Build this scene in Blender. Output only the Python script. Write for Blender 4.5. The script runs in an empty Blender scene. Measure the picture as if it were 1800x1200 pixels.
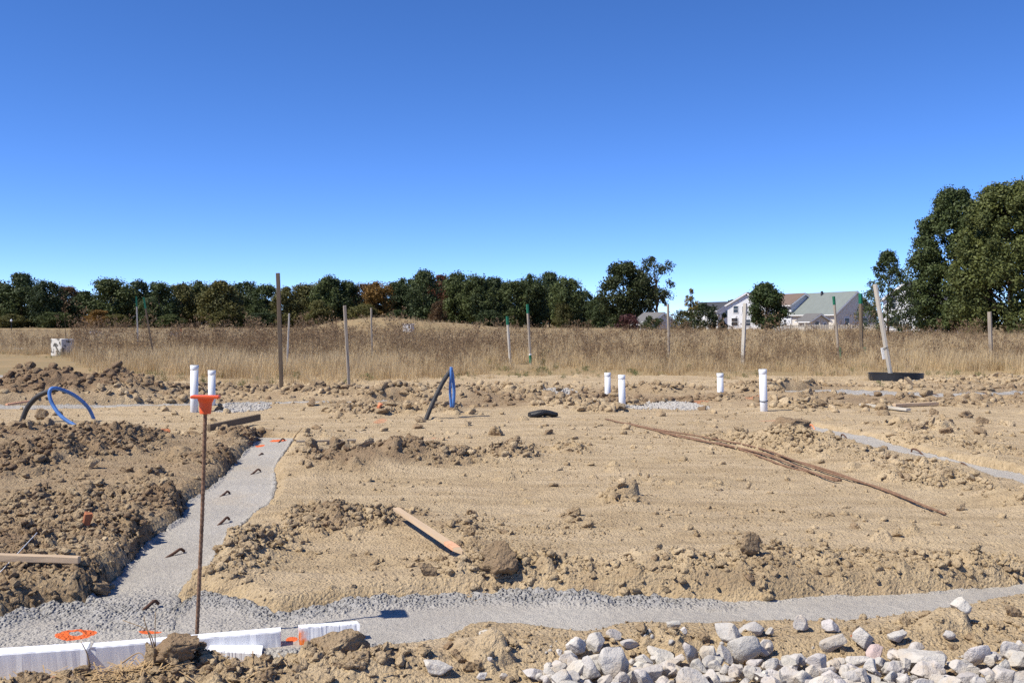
import bpy, bmesh, math, random
import numpy as np
from mathutils import Vector, Matrix, Euler
R = math.radians
rng = np.random.default_rng(11)
random.seed(5)
S = bpy.context.scene
COL = S.collection

# ------------------------------------------------------------------ camera
CAM_H = 1.4; FPX = 1750.0; HOR = 568.0
cd = bpy.data.cameras.new('camera'); cam = bpy.data.objects.new('camera', cd); COL.objects.link(cam)
cd.sensor_width = 36; cd.lens = 36 * FPX / 1800; cd.clip_start = 0.05; cd.clip_end = 6000
cam.location = (0, 0, CAM_H)
cam.rotation_euler = (R(90) - math.atan((600 - HOR) / FPX), 0, 0)
S.camera = cam

# ------------------------------------------------------------------ light
SUN_EL = 51.0
SH = Vector((0.91, 0.41, 0)).normalized()            # direction in which shadows fall
to_sun = Vector((-SH.x * math.cos(R(SUN_EL)), -SH.y * math.cos(R(SUN_EL)), math.sin(R(SUN_EL))))
w = bpy.data.worlds.new('World'); S.world = w; w.use_nodes = True
nt = w.node_tree; nt.nodes.clear()
sky = nt.nodes.new('ShaderNodeTexSky'); sky.sky_type = 'NISHITA'; sky.sun_disc = False
sky.sun_elevation = R(SUN_EL); sky.sun_rotation = math.atan2(to_sun.x, to_sun.y)
sky.altitude = 0; sky.air_density = 0.43; sky.dust_density = 0.0; sky.ozone_density = 5.0
hs = nt.nodes.new('ShaderNodeHueSaturation'); hs.inputs['Hue'].default_value = 0.503; hs.inputs['Saturation'].default_value = 1.16; hs.inputs['Value'].default_value = 1.0
bg = nt.nodes.new('ShaderNodeBackground'); bg.inputs['Strength'].default_value = 0.15
wo = nt.nodes.new('ShaderNodeOutputWorld')
nt.links.new(sky.outputs[0], hs.inputs['Color']); tint = nt.nodes.new('ShaderNodeMix'); tint.data_type = 'RGBA'; tint.blend_type = 'MULTIPLY'; tint.inputs[0].default_value = 1; tint.inputs[7].default_value = (1.10, 1.05, 1.14, 1)
nt.links.new(hs.outputs[0], tint.inputs[6]); nt.links.new(tint.outputs[2], bg.inputs['Color']); nt.links.new(bg.outputs[0], wo.inputs[0])
sl = bpy.data.lights.new('sun', 'SUN'); sl.energy = 4.7; sl.angle = R(0.53); sl.color = (1.0, 0.94, 0.83)
so = bpy.data.objects.new('sun', sl); COL.objects.link(so)
so.rotation_euler = to_sun.to_track_quat('Z', 'Y').to_euler(); so.location = (-20, -5, 30)
S.view_settings.view_transform = 'Standard'; S.view_settings.look = 'None'
S.view_settings.gamma = 1; S.view_settings.exposure = 0.42; S.view_settings.use_curve_mapping = False
S.cycles.use_denoising = False
S.cycles.max_bounces = 6; S.cycles.transparent_max_bounces = 8

# ------------------------------------------------------------------ helpers
def at(px, py, z=0.0):
    """ground point (height z) that the photograph shows at pixel px,py"""
    d = (CAM_H - z) * FPX / (py - HOR)
    return Vector(((px - 900) * d / FPX, d, z))
def atd(px, d, py=None):
    z = 0 if py is None else CAM_H - (py - HOR) * d / FPX
    return Vector(((px - 900) * d / FPX, d, z))

def h32(a, b, s):
    a = (a.astype(np.int64) & 0xffffffff).astype(np.uint64); b = (b.astype(np.int64) & 0xffffffff).astype(np.uint64)
    h = (a * np.uint64(374761393) + b * np.uint64(668265263) + np.uint64(s * 974711 + 12345)) & np.uint64(0xffffffff)
    h = ((h ^ (h >> np.uint64(13))) * np.uint64(1274126177)) & np.uint64(0xffffffff)
    h = ((h ^ (h >> np.uint64(15))) * np.uint64(2246822519)) & np.uint64(0xffffffff)
    return ((h ^ (h >> np.uint64(16))) & np.uint64(0xffffff)).astype(np.float64) / 16777216.0
def vnoise(x, y, s):
    ix = np.floor(x); iy = np.floor(y); fx = x - ix; fy = y - iy
    fx = fx * fx * (3 - 2 * fx); fy = fy * fy * (3 - 2 * fy)
    a = h32(ix, iy, s); b = h32(ix + 1, iy, s); c = h32(ix, iy + 1, s); d = h32(ix + 1, iy + 1, s)
    return (a * (1 - fx) + b * fx) * (1 - fy) + (c * (1 - fx) + d * fx) * fy - 0.5
def fbm(x, y, f, s, o=4):
    r = 0; a = 1.0
    for k in range(o):
        r = r + a * vnoise(x * f + 17.3 * k, y * f - 9.1 * k, s + k); f *= 2.03; a *= 0.5
    return r
def sstep(a, b, x):
    t = np.clip((x - a) / (b - a), 0, 1); return t * t * (3 - 2 * t)

# raster for masks on the building plot
RX0, RX1, RY0, RY1, RC = -22.0, 22.0, 1.5, 34.0, 0.03
RW = int((RX1 - RX0) / RC); RH = int((RY1 - RY0) / RC)
def rs(ras, x, y):
    i = np.clip(((x - RX0) / RC).astype(int), 0, RW - 1); j = np.clip(((y - RY0) / RC).astype(int), 0, RH - 1)
    return ras[j, i]
def blur(a, r):
    k = max(1, int(r / RC))
    for ax in (0, 1):
        for _ in range(2):
            c = np.cumsum(np.pad(a, [(k + 1, k) if q == ax else (0, 0) for q in (0, 1)], mode='edge'), axis=ax)
            a = (np.take(c, range(2 * k + 1, c.shape[ax]), ax) - np.take(c, range(0, c.shape[ax] - 2 * k - 1), ax)) / (2 * k + 1)
    return a
def polymask(poly):
    xs = RX0 + (np.arange(RW) + .5) * RC; ys = RY0 + (np.arange(RH) + .5) * RC
    m = np.zeros((RH, RW), bool); n = len(poly)
    for j, yy in enumerate(ys):
        cr = []
        for k in range(n):
            x0, y0 = poly[k]; x1, y1 = poly[(k + 1) % n]
            if (y0 <= yy) != (y1 <= yy): cr.append(x0 + (yy - y0) / (y1 - y0) * (x1 - x0))
        cr.sort()
        for a, b in zip(cr[::2], cr[1::2]): m[j] |= (xs > a) & (xs < b)
    return m.astype(float)

# ------------------------------------------------------------------ materials
class NB:
    def __init__(s, name):
        s.m = bpy.data.materials.new(name); s.m.use_nodes = True; s.t = s.m.node_tree; s.t.nodes.clear()
        s.out = s.n('ShaderNodeOutputMaterial'); s.p = s.n('ShaderNodeBsdfPrincipled'); s.l(s.p.outputs[0], s.out.inputs[0])
    def n(s, t, **k):
        o = s.t.nodes.new(t)
        for a, b in k.items(): setattr(o, a, b)
        return o
    def l(s, a, b): s.t.links.new(a, b)
    def val(s, sock, v):
        if hasattr(v, 'is_output'): s.l(v, sock)
        else: sock.default_value = v
    def coord(s, scale=(1, 1, 1), kind='Object'):
        tc = s.n('ShaderNodeTexCoord'); mp = s.n('ShaderNodeMapping'); s.l(tc.outputs[kind], mp.inputs[0]); mp.inputs['Scale'].default_value = scale
        return mp.outputs[0]
    def noise(s, co, scale, detail=4, rough=.6):
        n = s.n('ShaderNodeTexNoise'); s.l(co, n.inputs['Vector']); n.inputs['Scale'].default_value = scale; n.inputs['Detail'].default_value = detail; n.inputs['Roughness'].default_value = rough
        return n.outputs['Fac']
    def voro(s, co, scale, feat='F1', out='Distance'):
        n = s.n('ShaderNodeTexVoronoi', feature=feat); s.l(co, n.inputs['Vector']); n.inputs['Scale'].default_value = scale
        return n.outputs[out]
    def ramp(s, f, stops):
        r = s.n('ShaderNodeValToRGB'); s.l(f, r.inputs[0]); e = r.color_ramp.elements
        while len(e) < len(stops): e.new(0.5)
        for q, (p, c) in zip(e, stops): q.position = p; q.color = (c, c, c, 1) if not hasattr(c, '__len__') else (*c, 1)
        return r.outputs[0]
    def mix(s, f, a, b, mode='MIX'):
        m = s.n('ShaderNodeMix', data_type='RGBA', blend_type=mode); s.val(m.inputs[0], f)
        for i, v in ((6, a), (7, b)): s.val(m.inputs[i], (*v, 1) if isinstance(v, tuple) and len(v) == 3 else v)
        return m.outputs[2]
    def math(s, op, a, b=0.0):
        m = s.n('ShaderNodeMath', operation=op); s.val(m.inputs[0], a); s.val(m.inputs[1], b); return m.outputs[0]
    def attr(s, name, out='Fac'):
        a = s.n('ShaderNodeAttribute', attribute_name=name); return a.outputs[out]
    def bump(s, h, strength, dist):
        b = s.n('ShaderNodeBump'); s.l(h, b.inputs['Height']); b.inputs['Strength'].default_value = strength; b.inputs['Distance'].default_value = dist
        s.l(b.outputs[0], s.p.inputs['Normal'])
    def fin(s, col, rough=.85, spec=.25):
        s.val(s.p.inputs['Base Color'], (*col, 1) if isinstance(col, tuple) and len(col) == 3 else col)
        s.val(s.p.inputs['Roughness'], rough); s.p.inputs['Specular IOR Level'].default_value = spec
        return s.m
def simple(name, col, rough=.7, spec=.3, var=.18, scale=6.0, bump=0.0, bscale=60, bd=.003, stretch=(1, 1, 1)):
    b = NB(name); co = b.coord(stretch); n = b.noise(co, scale, 5)
    c = b.mix(b.ramp(n, [(.3, 0), (.7, 1)]), tuple(x * (1 - var) for x in col), tuple(min(1, x * (1 + var)) for x in col))
    if bump: b.bump(b.noise(co, bscale, 4), bump, bd)
    return b.fin(c, rough, spec)

def dirt_material(name, clod=False):
    b = NB(name)
    co = b.coord(kind='Object'); tc = b.n('ShaderNodeNewGeometry').outputs['Position']
    n1 = b.noise(tc, 0.5, 4); n2 = b.noise(tc, 6, 5, .65); n3 = b.noise(tc, 70, 4, .7)
    dry = b.mix(b.ramp(n1, [(.35, 0), (.65, 1)]), (.455, .34, .202), (.53, .41, .252))
    dry = b.mix(b.ramp(n2, [(.38, 0), (.7, 1)]), dry, (.37, .275, .165))
    wet = b.mix(b.ramp(n2, [(.35, 0), (.65, 1)]), (.15, .098, .06), (.27, .185, .113))
    mp_ = b.n('ShaderNodeMapping'); b.l(tc, mp_.inputs[0]); mp_.inputs['Scale'].default_value = (.5, 2.2, 1); mp_.inputs['Rotation'].default_value = (0, 0, .1); st = b.noise(mp_.outputs[0], 1.5, 6, .7)
    dry = b.mix(b.ramp(st, [(.45, 0), (.65, .75)]), dry, (.55, .43, .28)); dry = b.mix(b.ramp(st, [(.3, .6), (.45, 0)]), dry, (.33, .245, .15))
    mo = b.attr('moist')
    mo = b.math('ADD', mo, b.math('MULTIPLY', b.math('SUBTRACT', n2, .5), .9))
    c = b.mix(b.ramp(mo, [(.1, 0), (.95, 1)]), dry, wet)
    c = b.mix(b.ramp(n3, [(.3, 0), (.75, .8)]), c, b.mix(1.0, c, (1.28, 1.27, 1.25), 'MULTIPLY'))
    c = b.mix(b.ramp(b.noise(tc, 24, 5, .75), [(.3, .5), (.45, 0)]), c, b.mix(1.0, c, (.66, .64, .63), 'MULTIPLY'))
    c = b.mix(b.ramp(b.voro(tc, 38), [(.05, .6), (.16, 0)]), c, b.mix(.5, c, (.43, .36, .27)))       # pale grit
    if not clod:
        gr = b.attr('grav')
        gcol = b.mix(b.ramp(b.noise(tc, 30, 3), [(.3, 0), (.7, 1)]), (.36, .325, .28), (.5, .47, .43))
        c = b.mix(b.ramp(b.math('ADD', gr, b.math('MULTIPLY', b.math('SUBTRACT', n3, .5), .8)), [(.3, 0), (.7, 1)]), c, gcol)
        org = b.attr('orange')
        c = b.mix(b.ramp(b.math('MULTIPLY', org, b.math('ADD', n3, .35)), [(.35, 0), (.85, .65)]), c, (.70, .20, .08))
    hgt = b.math('ADD', b.math('MULTIPLY', n3, .5), b.math('ADD', b.math('MULTIPLY', b.noise(tc, 22, 5, .7), 1.2), b.math('MULTIPLY', b.ramp(b.voro(tc, 45), [(0, 1), (.5, 0)]), .35)))
    b.bump(hgt, 1.0, .03)
    return b.fin(c, .95, .1)
M = {}
M['dirt'] = dirt_material('dirt'); M['clod'] = dirt_material('dirt_clod', True)

def concrete_material():
    b = NB('concrete'); tc = b.n('ShaderNodeNewGeometry').outputs['Position']
    n1 = b.noise(tc, 1.6, 4); n2 = b.noise(tc, 26, 5, .7); n3 = b.noise(tc, 130, 3, .7)
    sm = b.mix(b.ramp(n1, [(.3, 0), (.7, 1)]), (.425, .385, .33), (.535, .495, .43))
    sm = b.mix(b.ramp(n2, [(.35, .5), (.6, 0)]), sm, (.33, .315, .29))
    ro = b.mix(b.ramp(n2, [(.3, 0), (.7, 1)]), (.31, .295, .275), (.48, .46, .43))
    c = b.mix(b.ramp(b.math('ADD', b.attr('rough'), b.math('MULTIPLY', b.math('SUBTRACT', n2, .5), .6)), [(.2, 0), (.8, 1)]), sm, ro)
    c = b.mix(b.ramp(b.voro(tc, 60), [(.06, .7), (.15, 0)]), c, (.16, .155, .15))                     # air pockets
    c = b.mix(b.ramp(b.math('ADD', b.attr('dusty'), b.math('MULTIPLY', b.math('SUBTRACT', n1, .5), 1.2)), [(.35, 0), (.9, .7)]), c, (.40, .30, .185))
    org = b.attr('orange')
    c = b.mix(b.ramp(b.math('MULTIPLY', org, b.math('ADD', n2, .4)), [(.3, 0), (.6, .92)]), c, (.85, .14, .015))
    agg = b.math('MULTIPLY', b.ramp(b.voro(tc, 55), [(0, 1), (.6, 0)]), b.math('ADD', b.math('MULTIPLY', b.attr('rough'), 3.0), .15))
    b.bump(b.math('ADD', agg, b.math('ADD', n3, b.math('MULTIPLY', n2, 1.6))), 1.0, .010)
    return b.fin(c, .9, .2)
M['concrete'] = concrete_material()

def leaf_material():
    b = NB('foliage'); oi = b.n('ShaderNodeObjectInfo'); v = b.attr('var')
    c = b.mix(b.ramp(v, [(0, 0), (1, 1)]), b.mix(1.0, oi.outputs['Color'], (.55, .6, .6), 'MULTIPLY'), b.mix(1.0, oi.outputs['Color'], (1.5, 1.4, 1.25), 'MULTIPLY'))
    b.fin(c, .6, .25)
    tr = b.n('ShaderNodeBsdfTranslucent'); b.l(c, tr.inputs[0]); mx = b.n('ShaderNodeMixShader'); mx.inputs[0].default_value = .22
    b.l(b.p.outputs[0], mx.inputs[1]); b.l(tr.outputs[0], mx.inputs[2]); b.l(mx.outputs[0], b.out.inputs[0])
    return b.m
M['leaf'] = leaf_material()
def weed_material(name, c0, c1, top):
    b = NB(name); oi = b.n('ShaderNodeObjectInfo'); v = b.attr('var')
    c = b.mix(oi.outputs['Random'], c0, c1); pn = b.noise(b.n('ShaderNodeNewGeometry').outputs['Position'], .22, 4, .6)
    c = b.mix(b.ramp(pn, [(.38, 0), (.6, 1)]), b.mix(1.0, c, (.66, .60, .54), 'MULTIPLY'), c); c = b.mix(b.ramp(v, [(0, 0), (1, 1)]), c, top)
    b.fin(c, .8, .15)
    tr = b.n('ShaderNodeBsdfTranslucent'); b.l(c, tr.inputs[0]); mx = b.n('ShaderNodeMixShader'); mx.inputs[0].default_value = .25
    b.l(b.p.outputs[0], mx.inputs[1]); b.l(tr.outputs[0], mx.inputs[2]); b.l(mx.outputs[0], b.out.inputs[0])
    return b.m
M['grass'] = weed_material('dry_grass', (.58, .44, .24), (.47, .36, .20), (.72, .57, .35))
M['weed'] = weed_material('dry_weed', (.40, .29, .165), (.49, .36, .21), (.165, .108, .068))
M['green'] = weed_material('green_weed', (.075, .12, .035), (.13, .15, .05), (.16, .18, .07))
M['straw'] = simple('straw', (.42, .29, .15), .8, .2, .25, 30)
M['bark'] = simple('bark', (.07, .052, .04), .9, .1, .3, 8, .8, 20, .02)
M['wood_grey'] = simple('weathered_wood', (.33, .28, .22), .85, .15, .25, 9, .5, 60, .003, (1, 1, .12))
M['wood_dark'] = simple('dark_weathered_wood', (.165, .125, .085), .85, .15, .3, 9, .5, 60, .003, (1, 1, .12))
M['wood_pale'] = simple('pale_wood', (.48, .44, .37), .8, .2, .2, 9, .5, 60, .003, (1, 1, .12))
M['wood_new'] = simple('new_pine', (.53, .39, .25), .7, .25, .16, 12, .4, 60, .002, (1, 1, .1))
M['green_paint'] = simple('green_paint', (.015, .14, .075), .6, .3, .25, 12, .3, 50)
M['orange_paint'] = simple('orange_paint', (.74, .26, .12), .65, .3, .2, 25, .3, 80)
M['orange_faded'] = simple('faded_orange_paint', (.66, .36, .21), .7, .25, .15, 25, .3, 80)
M['rust'] = simple('rusty_steel', (.105, .055, .036), .8, .3, .35, 30, .5, 200, .002)
M['rust_bar'] = simple('rebar_steel', (.20, .115, .068), .75, .35, .35, 25, .4, 200, .002)
M['cap'] = simple('orange_plastic', (.80, .115, .03), .45, .4, .1, 10, .15, 40)
M['pvc'] = simple('white_pvc', (.74, .75, .75), .35, .45, .05, 4)
M['black_plastic'] = simple('black_plastic', (.014, .015, .017), .5, .4, .3, 10, .3, 60)
M['hose_black'] = simple('dusty_black_hose', (.045, .043, .042), .6, .3, .4, 10, .2, 60)
M['hose_blue'] = simple('blue_pipe', (.075, .19, .46), .45, .4, .25, 10, .1, 60)
M['brick'] = simple('brick_red', (.42, .16, .075), .85, .2, .25, 30, .6, 60)
M['paper'] = simple('white_paper', (.75, .76, .75), .7, .2, .05)
M['wire'] = simple('black_wire', (.02, .02, .02), .6, .3)
M['block'] = None
def block_material():
    b = NB('speckled_concrete'); co = b.coord(); 
    c = b.mix(b.ramp(b.noise(co, 4.2, 4, .65), [(.5, 0), (.57, 1)]), (.62, .59, .53), (.10, .095, .085)); return b.fin(c, .9, .15)
M['block'] = block_material()
def rock_material():
    b = NB('limestone'); oi = b.n('ShaderNodeObjectInfo'); tc = b.n('ShaderNodeNewGeometry').outputs['Position']
    n = b.noise(tc, 14, 5, .65); n2 = b.noise(tc, 55, 4, .7)
    c = b.mix(b.ramp(n, [(.3, 0), (.7, 1)]), (.44, .41, .37), (.60, .565, .52))
    c = b.mix(1.0, c, oi.outputs['Color'], 'MULTIPLY')
    c = b.mix(b.ramp(b.noise(tc, 7, 4), [(.5, 0), (.68, .75)]), c, (.43, .345, .245))
    c = b.mix(b.ramp(n2, [(.28, .45), (.45, 0)]), c, (.36, .35, .335))
    b.bump(b.math('ADD', n2, b.math('MULTIPLY', n, 1.5)), .7, .012)
    return b.fin(c, .9, .15)
M['rock'] = rock_material()
def foam_material(orange=None):
    b = NB('white_foam'); co = b.coord(); tc = b.n('ShaderNodeNewGeometry').outputs['Position']
    n = b.noise(tc, 9, 3); c = b.mix(b.ramp(n, [(.4, 0), (.7, 1)]), (.80, .81, .83), (.86, .87, .88))
    c = b.mix(b.ramp(b.noise(tc, 30, 4, .7), [(.66, 0), (.76, .5)]), c, (.5, .44, .36))
    if orange is not None:
        d = b.n('ShaderNodeVectorMath', operation='DISTANCE'); b.l(tc, d.inputs[0]); d.inputs[1].default_value = orange
        f = b.math('ADD', d.outputs['Value'], b.math('MULTIPLY', b.math('SUBTRACT', b.noise(tc, 40, 4), .5), .09))
        c = b.mix(b.ramp(f, [(.045, 1), (.085, 0)]), c, (.9, .2, .02))
    wv = b.n('ShaderNodeTexWave', wave_type='BANDS', bands_direction='X'); b.l(co, wv.inputs['Vector']); wv.inputs['Scale'].default_value = 12; wv.inputs['Distortion'].default_value = .4
    b.bump(b.math('ADD', b.math('MULTIPLY', wv.outputs['Fac'], .5), b.math('MULTIPLY', b.voro(tc, 160), .6)), .08, .003)
    return b.fin(c, .7, .3)
M['foam'] = foam_material()

# ------------------------------------------------------------------ object helpers
def link(name, me, mat=None, parent=None, loc=None):
    o = bpy.data.objects.new(name, me); COL.objects.link(o)
    if mat is not None and me is not None and len(me.materials) == 0: me.materials.append(M[mat] if isinstance(mat, str) else mat)
    if parent is not None: o.parent = parent
    if loc is not None: o.location = loc
    return o
def tag(o, label=None, cat=None, group=None, kind=None):
    if label: o['label'] = label
    if cat: o['category'] = cat
    if group: o['group'] = group
    if kind: o['kind'] = kind
    return o
def pymesh(name, v, f, smooth=False, attrs=None):
    me = bpy.data.meshes.new(name)
    v = np.asarray(v, dtype=np.float32); 
    if isinstance(f, np.ndarray):
        nf, k = f.shape
        me.vertices.add(len(v)); me.vertices.foreach_set('co', v.ravel())
        me.loops.add(nf * k); me.loops.foreach_set('vertex_index', f.astype(np.int32).ravel())
        me.polygons.add(nf); me.polygons.foreach_set('loop_start', np.arange(0, nf * k, k, dtype=np.int32))
        me.update(calc_edges=True)
    else: me.from_pydata(v.tolist(), [], f); me.update()
    if smooth: me.polygons.foreach_set('use_smooth', [True] * len(me.polygons))
    for k, (dom, dat) in (attrs or {}).items():
        a = me.attributes.new(k, 'FLOAT', dom); a.data.foreach_set('value', np.asarray(dat, dtype=np.float32))
    return me
def empty(name, loc, rz=0):
    o = bpy.data.objects.new(name, None); COL.objects.link(o); o.location = loc; o.rotation_euler.z = rz; o.empty_display_size = .1
    return o
def catmull(pts, n=8):
    P = [Vector(p) for p in pts]; P = [P[0] * 2 - P[1]] + P + [P[-1] * 2 - P[-2]]; out = []
    for i in range(1, len(P) - 2):
        for k in range(n):
            t = k / n; a, b, c, d = P[i - 1:i + 3]
            out.append(.5 * ((2 * b) + (c - a) * t + (2 * a - 5 * b + 4 * c - d) * t * t + (3 * b - a - 3 * c + d) * t ** 3))
    out.append(P[-2]); return out
def tube(name, pts, rad, n=10, smooth=True):
    P = [Vector(p) for p in pts]; v = []; f = []
    up = None
    for i, p in enumerate(P):
        t = (P[min(i + 1, len(P) - 1)] - P[max(i - 1, 0)]).normalized()
        if up is None: up = t.orthogonal().normalized()
        up = (up - t * up.dot(t)); up = up.normalized() if up.length > 1e-6 else t.orthogonal().normalized()
        s = t.cross(up); r = rad[i] if hasattr(rad, '__len__') else rad
        for k in range(n):
            a = 2 * math.pi * k / n; v.append(p + (up * math.cos(a) + s * math.sin(a)) * r)
    for i in range(len(P) - 1):
        for k in range(n): f.append((i * n + k, i * n + (k + 1) % n, (i + 1) * n + (k + 1) % n, (i + 1) * n + k))
    f.append(tuple(range(n))[::-1]); f.append(tuple(range((len(P) - 1) * n, len(P) * n)))
    me = pymesh(name, [tuple(q) for q in v], f)
    me.polygons.foreach_set('use_smooth', [smooth and len(p.vertices) == 4 for p in me.polygons])
    return me
def lathe(name, prof, n=24):
    v = []; f = []
    for r, z in prof:
        for k in range(n):
            a = 2 * math.pi * k / n; v.append((r * math.cos(a), r * math.sin(a), z))
    for i in range(len(prof) - 1):
        for k in range(n): f.append((i * n + k, i * n + (k + 1) % n, (i + 1) * n + (k + 1) % n, (i + 1) * n + k))
    me = pymesh(name, v, f); bm = bmesh.new(); bm.from_mesh(me); bmesh.ops.recalc_face_normals(bm, faces=bm.faces)
    bmesh.ops.remove_doubles(bm, verts=bm.verts, dist=1e-5); bm.to_mesh(me); bm.free()
    return me
def box_mesh(name, sx, sy, sz, bev=.004, z0=0.0, jitter=0.0, cuts=0):
    bm = bmesh.new(); bmesh.ops.create_cube(bm, size=1)
    for v in bm.verts: v.co = Vector((v.co.x * sx, v.co.y * sy, (v.co.z + .5) * sz + z0))
    if bev: bmesh.ops.bevel(bm, geom=bm.edges[:], offset=bev, segments=1, affect='EDGES')
    if cuts: bmesh.ops.subdivide_edges(bm, edges=[e for e in bm.edges if e.calc_length() > .5 * max(sx, sy, sz)], cuts=cuts, use_grid_fill=True)
    if jitter:
        for v in bm.verts: v.co += Vector((random.uniform(-1, 1), random.uniform(-1, 1), random.uniform(-1, 1))) * jitter
    me = bpy.data.meshes.new(name); bm.to_mesh(me); bm.free(); return me
def frame_z(direction, roll=0.0):
    return direction.to_track_quat('Z', 'Y') @ Euler((0, 0, roll)).to_quaternion()

# ------------------------------------------------------------------ concrete strip outlines (pixel edges on the ground plane)
ZC = -0.045
def strip_edges(A, B, key, n):
    A = np.array(A, float); B = np.array(B, float); k0 = max(A[:, key].min(), B[:, key].min()); k1 = min(A[:, key].max(), B[:, key].max())
    A = A[A[:, key].argsort()]; B = B[B[:, key].argsort()]; ks = np.linspace(k0, k1, n); o = []
    for E in (A, B):
        oth = np.interp(ks, E[:, key], E[:, 1 - key])
        px, py = (ks, oth) if key == 0 else (oth, ks)
        d = (CAM_H - ZC) * FPX / (py - HOR); o.append(np.stack([(px - 900) * d / FPX, d], 1))
    return o
FRONT_B = [(-250, 1078), (0, 1092), (60, 1072), (140, 1066), (300, 1078), (335, 1040), (420, 1056), (480, 1078), (560, 1068), (640, 1056), (800, 1043), (950, 1046), (1050, 1050), (1230, 1055), (1350, 1060), (1450, 1050), (1600, 1045), (1800, 1028), (2050, 1010)]
FRONT_F = [(-250, 1180), (0, 1165), (300, 1152), (620, 1152), (680, 1156), (780, 1140), (830, 1113), (930, 1120), (1020, 1130), (1100, 1112), (1290, 1108), (1400, 1110), (1550, 1098), (1700, 1078), (1800, 1058), (2050, 1030)]
LEFT_L = [(450, 769), (448, 777), (390, 840), (355, 868), (322, 887), (317, 915), (262, 952), (217, 1000), (207, 1017), (142, 1070), (70, 1125)]
LEFT_R = [(519, 769), (512, 780), (482, 825), (486, 850), (480, 880), (450, 905), (398, 954), (355, 1019), (318, 1039), (310, 1075), (300, 1125)]
RIGHT_T = [(1425, 749), (1460, 757), (1545, 772), (1575, 785), (1700, 815), (1800, 836), (1950, 872), (2100, 910)]
RIGHT_B = [(1425, 756), (1470, 770), (1535, 789), (1590, 802), (1675, 822), (1760, 852), (1800, 859), (1950, 905), (2100, 950)]
FARR_T = [(1365, 690), (1450, 688), (1520, 688), (1600, 694), (1680, 695), (1800, 691), (1950, 688)]
FARR_B = [(1365, 697), (1450, 697), (1560, 703), (1660, 704), (1720, 700), (1800, 698), (1950, 696)]
FARL_T = [(-120, 718), (60, 716), (150, 716), (400, 712), (480, 710), (560, 709), (650, 709), (720, 708)]
FARL_B = [(-120, 728), (60, 726), (150, 725), (400, 719), (480, 718), (560, 715), (650, 714), (720, 711)]
STR = {}
for nm, A, B, key, n in (('front', FRONT_B, FRONT_F, 0, 760), ('left', LEFT_L, LEFT_R, 1, 620), ('right', RIGHT_T, RIGHT_B, 0, 420), ('far_right', FARR_T, FARR_B, 0, 300), ('far_left', FARL_T, FARL_B, 0, 340)):
    STR[nm] = strip_edges(A, B, key, n)
TM = np.zeros((RH, RW)); LEFTM = None
for nm, (a, b) in STR.items():
    m = polymask([tuple(p) for p in a[::4]] + [tuple(p) for p in b[::-4]])
    TM = np.maximum(TM, m)
fp = [at(-200, 1150), at(640, 1095), at(645, 1147), at(560, 1156), at(300, 1180), at(-200, 1200)]
FOAMM = polymask([(p.x, p.y) for p in fp]); TM = np.maximum(TM, FOAMM)
TRENCH = blur(TM, .035)

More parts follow.
